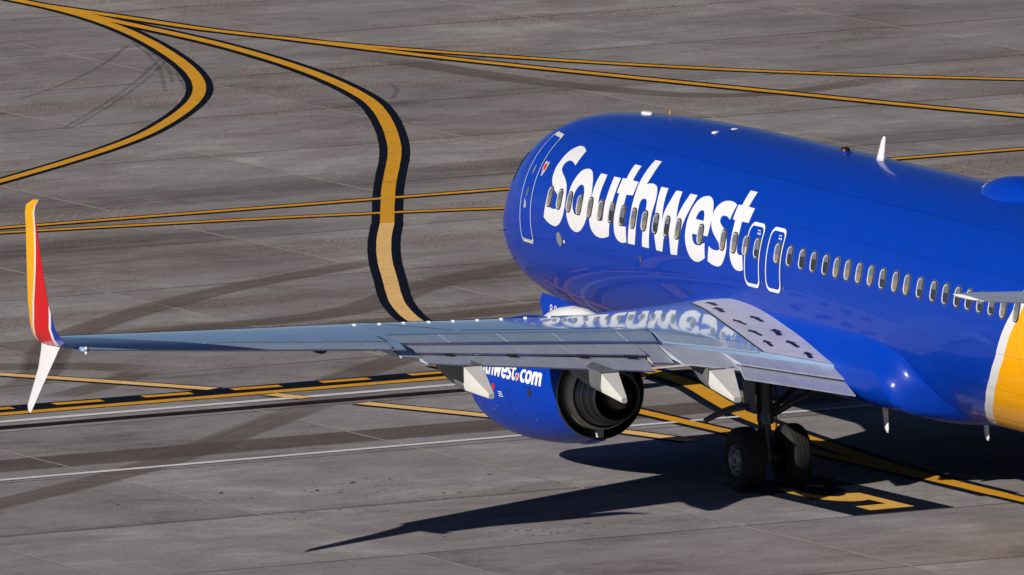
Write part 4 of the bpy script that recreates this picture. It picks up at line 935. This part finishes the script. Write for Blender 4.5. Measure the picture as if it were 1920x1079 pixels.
    for Y, zt, zb, h in ((5.4, 2.50, 2.3, 0.05), (5.1, 2.62, 2.3, 0.17), (4.8, 2.73, 2.3, 0.25), (4.4, 2.84, 2.3, 0.30), (3.8, 2.925, 2.3, 0.35), (3.3, 2.93, 2.2, 0.33), (2.9, 2.885, 2.2, 0.30), (2.4, 2.80, 2.2, 0.24), (1.9, 2.5, 2.2, 0.18), (1.3, 2.4, 2.25, 0.08)):
        rg.append([(EX + h * math.cos(a) * (1 if True else 1), Y, (zb + (zt - zb) * (math.sin(a) if math.sin(a) > 0 else 0)) if math.sin(a) >= 0 else zb + 0.12 * math.sin(a)) for a in [2 * math.pi * k / 24 for k in range(24)]])
    V, F = loft(rg); o = lab(mesh_obj('pylon', V, F, M['white'], plane), 'white engine pylon fairing over the wing leading edge'); fixnormals(o)
    # engine
    en = mesh_obj('engine_nacelle', *revolve_y([(y, NR(-y), 0) for y in [2.69 + (6.62 - 2.69) * k / 30 for k in range(31)]], EX, EZ, 72), M['blue'], plane)
    fixnormals(en)
    if port: en['label'] = 'blue port engine nacelle with web address'
    if sum((Vector(p.center) - Vector(((EX if port else -EX), p.center[1], EZ))).dot(p.normal) for p in en.data.polygons) < 0: en.data.flip_normals()
    def part_y(nm, prof, mat, n=64, c0=False, c1=False):
        o = mesh_obj(nm, *revolve_y(prof, EX, EZ, n, c0, c1), mat, en); return o
    part_y('inlet_lip', [(6.60, 0.868, 0), (6.66, 0.85, 0), (6.70, 0.82, 0), (6.68, 0.79, 0), (6.58, 0.775, 0), (6.2, 0.775, 0)], M['alu'])
    part_y('fan', [(6.1, 0.775, 0), (6.1, 0.22, 0), (6.35, 0.12, 0), (6.45, 0.01, 0)], M['dark'])
    part_y('fan_nozzle', [(2.69, 0.80, 0), (2.665, 0.795, 0), (2.67, 0.775, 0), (2.9, 0.785, 0), (3.4, 0.82, 0), (4.0, 0.80, 0)], M['dark'])
    part_y('nozzle_trim', [(2.72, 0.806, 0), (2.655, 0.803, 0), (2.655, 0.788, 0), (2.70, 0.78, 0)], M['hot'])
    part_y('core_cowl', [(4.0, 0.70, 0), (3.4, 0.695, 0), (3.0, 0.665, 0), (2.50, 0.615, 0), (2.48, 0.585, 0)], M['duct'])
    part_y('core_nozzle', [(2.52, 0.585, 0), (2.46, 0.545, 0), (2.35, 0.52, 0), (2.34, 0.50, 0), (1.95, 0.43, 0), (1.94, 0.405, 0), (2.3, 0.42, 0), (2.6, 0.30, 0), (2.6, 0.02, 0)], M['hot'])
    part_y('exhaust_plug', [(2.5, 0.27, 0), (2.0, 0.26, 0), (1.7, 0.18, 0), (1.45, 0.05, 0), (1.42, 0.005, 0)], M['hot'])
    for ry_, rr_ in ((2.30, 0.508), (2.12, 0.468)):
        part_y('nozzle_band', [(ry_ + 0.015, rr_ + 0.002, 0), (ry_ + 0.01, rr_ + 0.010, 0), (ry_ - 0.01, rr_ + 0.008, 0), (ry_ - 0.015, rr_ - 0.002, 0)], M['portgrey'])
    part_y('nozzle_band', [(1.955, 0.436, 0), (1.93, 0.440, 0), (1.925, 0.405, 0)], M['portgrey'])
    part_y('duct_wall', [(4.0, 0.81, 0), (4.0, 0.60, 0)], M['dark'])
    V, F = boxg(EX - 0.045, EX + 0.045, 2.68, 3.5, EZ - 0.79, EZ - 0.60); mesh_obj('duct_strut', V, F, M['fairtip'], en, False)
    V, F = boxg(EX - 0.06, EX + 0.06, 2.60, 3.6, EZ + 0.5, EZ + 0.82); mesh_obj('duct_strut', V, F, M['hot'], en, False)
    rg = [[(EX + 0.10 * s * math.cos(a), Y, EZ - NR(-max(Y, 2.69)) + 0.0 - 0.05 * s * abs(math.sin(a))) for a in [math.pi * k / 8 for k in range(9)]] for Y, s in ((3.7, 0.05), (3.4, 0.7), (3.0, 1.0), (2.7, 0.8), (2.55, 0.3))]
    V, F = loft(rg, True, True, closed=False); mesh_obj('drain_fairing', V, F, M['blue'], en)
    for Y in (4.37, 5.75):
        o = part_y('cowl_seam', [(Y + 0.007, NR(-Y) + 0.0015, 0), (Y - 0.007, NR(-Y) + 0.0015, 0)], M['black'])
    # main gear
    gx = -2.86
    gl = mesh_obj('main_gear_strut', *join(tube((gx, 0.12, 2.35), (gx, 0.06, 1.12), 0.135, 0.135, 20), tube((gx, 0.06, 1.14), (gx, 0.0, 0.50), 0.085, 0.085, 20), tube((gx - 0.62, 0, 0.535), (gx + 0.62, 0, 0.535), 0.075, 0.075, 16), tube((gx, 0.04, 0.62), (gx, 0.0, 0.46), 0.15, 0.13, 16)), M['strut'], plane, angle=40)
    lab(gl, 'dark main landing gear strut under the wing')
    mesh_obj('side_brace', *join(tube((gx + 0.08, 0.10, 1.32), (-1.85, 1.05, 1.62), 0.055, 0.05), tube((gx + 0.1, 0.1, 1.25), (-1.2, 0.3, 1.9), 0.06, 0.06)), M['strut'], gl)
    mesh_obj('torsion_link', *join(tube((gx, 0.12, 1.2), (gx, 0.42, 0.92), 0.05, 0.035), tube((gx, 0.42, 0.92), (gx, 0.08, 0.64), 0.035, 0.05)), M['strut'], gl)
    mesh_obj('hydraulic_line', *join(tube((gx - 0.16, 0.05, 2.2), (gx - 0.16, 0.02, 1.2), 0.018, 0.018, 8), tube((gx + 0.15, -0.06, 2.2), (gx + 0.13, -0.08, 0.7), 0.016, 0.016, 8), tube((gx - 0.16, 0.02, 1.2), (gx - 0.05, -0.10, 0.62), 0.018, 0.018, 8)), M['black'], gl)
    # strut door: curved panel outboard of the strut
    rg = []
    for k in range(11):
        t = k / 10; z = 2.30 - 0.98 * t; x = -3.06 - 0.05 * math.sin(t * math.pi)
        rg.append([(x, 0.42 - 0.05 * t, z), (x, -0.16 + 0.1 * t, z), (x - 0.03, -0.16 + 0.1 * t, z), (x - 0.03, 0.42 - 0.05 * t, z)])
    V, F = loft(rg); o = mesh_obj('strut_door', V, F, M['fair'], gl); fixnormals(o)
    rg = []
    for k in range(13):
        t = k / 12; a = t * 1.25; x = -3.08 - 0.78 * t; z = 1.43 - 0.26 * (1 - math.cos(a)) * 1.05; h = 0.26 * (1 - 0.75 * t)
        rg.append([(x, 0.36 + h, z), (x, 0.36 - h * 0.5, z), (x, 0.36 - h * 0.5, z - 0.07), (x, 0.36 + h, z - 0.07)])
    V, F = loft(rg); o = mesh_obj('hinged_gear_door', V, F, M['fair'], gl); fixnormals(o)
    for wx, lb in ((gx - 0.43, 'outboard main wheel of the near landing gear'), (gx + 0.43, 'inboard main wheel of the near landing gear')):
        sg = -1 if wx < gx else 1
        wh = empty('wheel', (0, 0, 0), plane)
        if port: wh['label'] = lb
        R_ = 0.565; H = 0.21
        prof = [(-0.15, 0.27), (-0.19, 0.30), (-0.205, 0.36), (-0.21, 0.42), (-0.20, 0.48), (-0.175, 0.525), (-0.14, 0.55), (-0.115, 0.558), (-0.11, 0.548), (-0.10, 0.548), (-0.095, 0.561), (-0.045, 0.565), (-0.04, 0.552), (-0.03, 0.552), (-0.025, 0.566)]
        prof = prof + [(-x, r_) for x, r_ in reversed(prof)]
        V, F = revolve_x(prof, wx, 0, 0.54, 48, True); t_ = mesh_obj('tyre', V, F, M['tyre'], wh, angle=50); fixnormals(t_)
        # the tyre bears on the slab
        hp = [(0.0, 0.27), (0.17, 0.275), (0.19, 0.27), (0.17, 0.25), (0.13, 0.235), (0.12, 0.16), (0.16, 0.12), (0.185, 0.10), (0.19, 0.03), (0.19, 0.002)]
        V, F = revolve_x([(sg * x, r_) for x, r_ in hp], wx, 0, 0.54, 40, True); h_ = mesh_obj('hub', V, F, M['hub'], wh, angle=40); fixnormals(h_)
        parts = []
        for k in range(9):
            a = 2 * math.pi * k / 9; yy, zz = 0.20 * math.cos(a), 0.54 + 0.20 * math.sin(a)
            parts.append(tube((wx + sg * 0.12, yy, zz), (wx + sg * 0.15, yy, zz), 0.028, 0.024, 8))
        mesh_obj('hub_bolts', *join(*parts), M['strut'], wh)
    # tailplane
    rg = []
    for k in range(15):
        t = k / 14; x = -0.55 - 6.60 * t; yl = -14.0 - 4.32 * t; c = 3.9 - 2.55 * t; z = 4.62 + 0.80 * t
        if t > 0.97: c *= 0.86; yl -= 0.1
        xs = (0, 0.01, 0.05, 0.15, 0.3, 0.5, 0.75, 1.0)
        th = lambda q: 0.05 * c * 5 * (0.2969 * math.sqrt(q) - 0.126 * q - 0.3516 * q**2 + 0.2843 * q**3 - 0.1015 * q**4) + 0.006
        rg.append([(x, yl - c * q, z + th(q)) for q in xs] + [(x, yl - c * q, z - th(q)) for q in reversed(xs[1:])])
    V, F = loft(rg); o = lab(mesh_obj('tailplane', V, F, M['flap'], plane, angle=60), 'grey tailplane tip cutting across the rear windows'); fixnormals(o)
    V, F = loft([[(-7.15 - 0.04 * q, -18.32 - 0.1 * q - (1.15 - 0.4 * q) * a, 5.42 + s_ * 0.04 * (1 - 0.6 * q) * math.sin(math.pi * min(max(a, 0.03), 0.97)) ** 0.6) for a, s_ in [(j / 8, 1) for j in range(9)] + [(j / 8, -1) for j in range(7, 0, -1)]] for q in (0, 0.5, 1.0)])
    o = mesh_obj('tailplane_tip', V, F, M['white'], o); fixnormals(o)
    MIR[0] = False
    return en, wg
en, wg = build_side(True)
# web address on the near nacelle
def nac_decal(nm, loops, mat, off, label=None):
    V, F = flat_to_surface(loops, lambda a, b_: nac(a, b_, off), 0.05, 0.25)
    o = mesh_obj(nm, V, orient(V, F, nac_ref), mat, en, mir=False)
    if label: o['label'] = label
    return o
for k, loops in WORD.items():
    nac_decal('letter', [[(4.10 + (y - 3.256) * 0.21, 0.135 + (z - 3.345) * 0.217) for y, z in lp] for lp in loops], M['letter'], 0.005)
CC = [(3.758,0.366),(3.755,0.308),(3.822,0.318),(3.851,0.290),(3.848,0.240),(3.819,0.205),(3.781,0.195),(3.750,0.206),(3.735,0.150),(3.793,0.132),(3.853,0.142),(3.899,0.179),(3.917,0.232),(3.920,0.287),(3.896,0.336),(3.841,0.365)]
nac_decal('letter', [catmull(CC, True, 3, [1, 1, 0, 0, 0, 0, 0, 1, 1, 0, 0, 0, 0, 0, 0, 0])], M['letter'], 0.005)
OO = [(3.641,0.372),(3.582,0.366),(3.535,0.330),(3.516,0.261),(3.530,0.187),(3.573,0.142),(3.626,0.130),(3.684,0.147),(3.720,0.192),(3.735,0.261),(3.725,0.327),(3.689,0.361)]
OI = [(3.640,0.318),(3.603,0.303),(3.588,0.259),(3.603,0.213),(3.638,0.203),(3.665,0.228),(3.672,0.277),(3.660,0.308)]
nac_decal('letter', [catmull(OO, True, 3), catmull(OI, True, 3)], M['letter'], 0.005)
MM = [(3.505,0.366),(3.458,0.372),(3.411,0.382),(3.352,0.372),(3.279,0.386),(3.225,0.374),(3.200,0.340),(3.188,0.239),(3.180,0.135),(3.250,0.135),(3.258,0.229),(3.268,0.298),(3.292,0.308),(3.306,0.275),(3.306,0.200),(3.309,0.135),(3.375,0.135),(3.379,0.213),(3.388,0.290),(3.411,0.303),(3.428,0.273),(3.433,0.206),(3.433,0.135),(3.502,0.135),(3.503,0.234)]
nac_decal('letter', [catmull(MM, True, 3, [1,0,0,1,0,0,0,0,1,1,0,0,0,0,0,1,1,0,0,0,0,0,1,1,0])], M['letter'], 0.005)
heart(en, lambda a, b_, off: nac(a, b_, off), 4.02, 0.205, 0.115, nac_ref)
for k in range(3): nac_decal('placard', [[(4.78 - 0.01 * k, -0.10 - 0.035 * k), (4.62 - 0.015 * k, -0.10 - 0.035 * k), (4.62 - 0.015 * k, -0.115 - 0.035 * k), (4.78 - 0.01 * k, -0.115 - 0.035 * k)]], M['letter'], 0.004)
nac_decal('oil_access_door', [[(3.55 + 0.055 * math.cos(t), -0.02 + 0.09 * math.sin(t)) for t in [k * math.pi / 10 for k in range(20)]]], M['dark'], 0.003)
nac_decal('latch', [[(4.96 + 0.06 * math.cos(t), -0.04 + 0.055 * math.sin(t)) for t in [k * math.pi / 8 for k in range(16)]]], M['red'], 0.004)
for y, ph in ((3.62, -0.52), (5.0, -0.35), (5.2, -0.42)):
    nac_decal('latch', [[(y, ph), (y - 0.09, ph - 0.01), (y - 0.09, ph - 0.03), (y, ph - 0.02)]], M['alu'], 0.004)
build_side(False)

# ---------------------------------------------------------------- nose gear and fin
ng = mesh_obj('nose_gear_strut', *join(tube((0, 14.7, 1.7), (0, 14.75, 0.32), 0.075, 0.06, 16), tube((-0.3, 14.75, 0.34), (0.3, 14.75, 0.34), 0.05), tube((0, 14.75, 1.1), (0, 14.0, 1.65), 0.05)), M['strut'], plane, mir=False)
for wx in (-0.22, 0.22):
    wh = empty('wheel', (0, 0, 0), plane)
    V, F = revolve_x([(-0.07, 0.17), (-0.095, 0.22), (-0.09, 0.29), (-0.05, 0.335), (0, 0.34), (0.05, 0.335), (0.09, 0.29), (0.095, 0.22), (0.07, 0.17)], wx, 14.75, 0.335, 32, True); t_ = mesh_obj('tyre', V, F, M['tyre'], wh, mir=False); fixnormals(t_)
    sg = -1 if wx < 0 else 1
    V, F = revolve_x([(0, 0.175), (sg * 0.08, 0.17), (sg * 0.06, 0.12), (sg * 0.085, 0.05), (sg * 0.085, 0.003)], wx, 14.75, 0.335, 28, True); t_ = mesh_obj('hub', V, F, M['hub'], wh, mir=False); fixnormals(t_)
for sg, lb in ((-1, 'blue nose gear door with white fleet number'), (1, None)):
    P = [(13.9, 1.60), (16.05, 1.66), (16.15, 1.50), (15.95, 1.22), (15.5, 1.02), (14.0, 0.98)]
    V = [(sg * (0.44 + 0.04 * (1.6 - z)), y, z) for y, z in P] + [(sg * (0.47 + 0.04 * (1.6 - z)), y, z) for y, z in P]; n = len(P)
    F = [tuple(range(n)), tuple(range(2 * n - 1, n - 1, -1))] + [(i, (i + 1) % n, n + (i + 1) % n, n + i) for i in range(n)]
    gd = mesh_obj('nose_gear_door', V, F, M['blue'], plane, False, mir=False); fixnormals(gd)
    if lb: gd['label'] = lb
    if sg < 0:
        def ring_digit(cy, cz, hw, hh, wt):
            a = rrect(hw, hh, hw * 0.95, 5); b_ = rrect(hw - wt, hh - wt, max(0.01, (hw - wt) * 0.95), 5)
            return a, b_
        for cy, two in ((15.58, True), (15.38, False)):
            loops = []
            for cz, hh in (((1.455, 0.046), (1.375, 0.050)) if two else ((1.405, 0.09),)):
                a, b_ = ring_digit(cy, cz, 0.07, hh, 0.026)
                V, F = loft([[(-0.476 - 0.04 * (1.6 - cz - q) - 0.004, cy + p, cz + q) for p, q in a], [(-0.476 - 0.04 * (1.6 - cz - q) - 0.004, cy + p, cz + q) for p, q in b_]], False, False)
                loops.append((V, F))
            o = mesh_obj('fleet_digit', *join(*loops), M['letter'], gd, False, mir=False)
rg = []
for k in range(13):
    t = k / 12; z = 5.0 + 7.4 * t; yl = -11.2 - 5.6 * t - (0 if t > 0.12 else 0); c = 5.9 - 3.7 * t
    if t < 0.15: yl += (0.15 - t) * 14; c += (0.15 - t) * 14
    xs = (0, 0.02, 0.1, 0.3, 0.5, 0.75, 1.0); th = lambda q: 0.08 * min(c, 5.5) * 5 * (0.2969 * math.sqrt(q) - 0.126 * q - 0.3516 * q**2 + 0.2843 * q**3 - 0.1015 * q**4) + 0.01
    rg.append([(th(q), yl - c * q, z) for q in xs] + [(-th(q), yl - c * q, z) for q in reversed(xs[1:])])
V, F = loft(rg); o = mesh_obj('tail_fin', V, F, M['blue'], plane, mir=False); fixnormals(o); o['label'] = 'blue vertical tail fin'
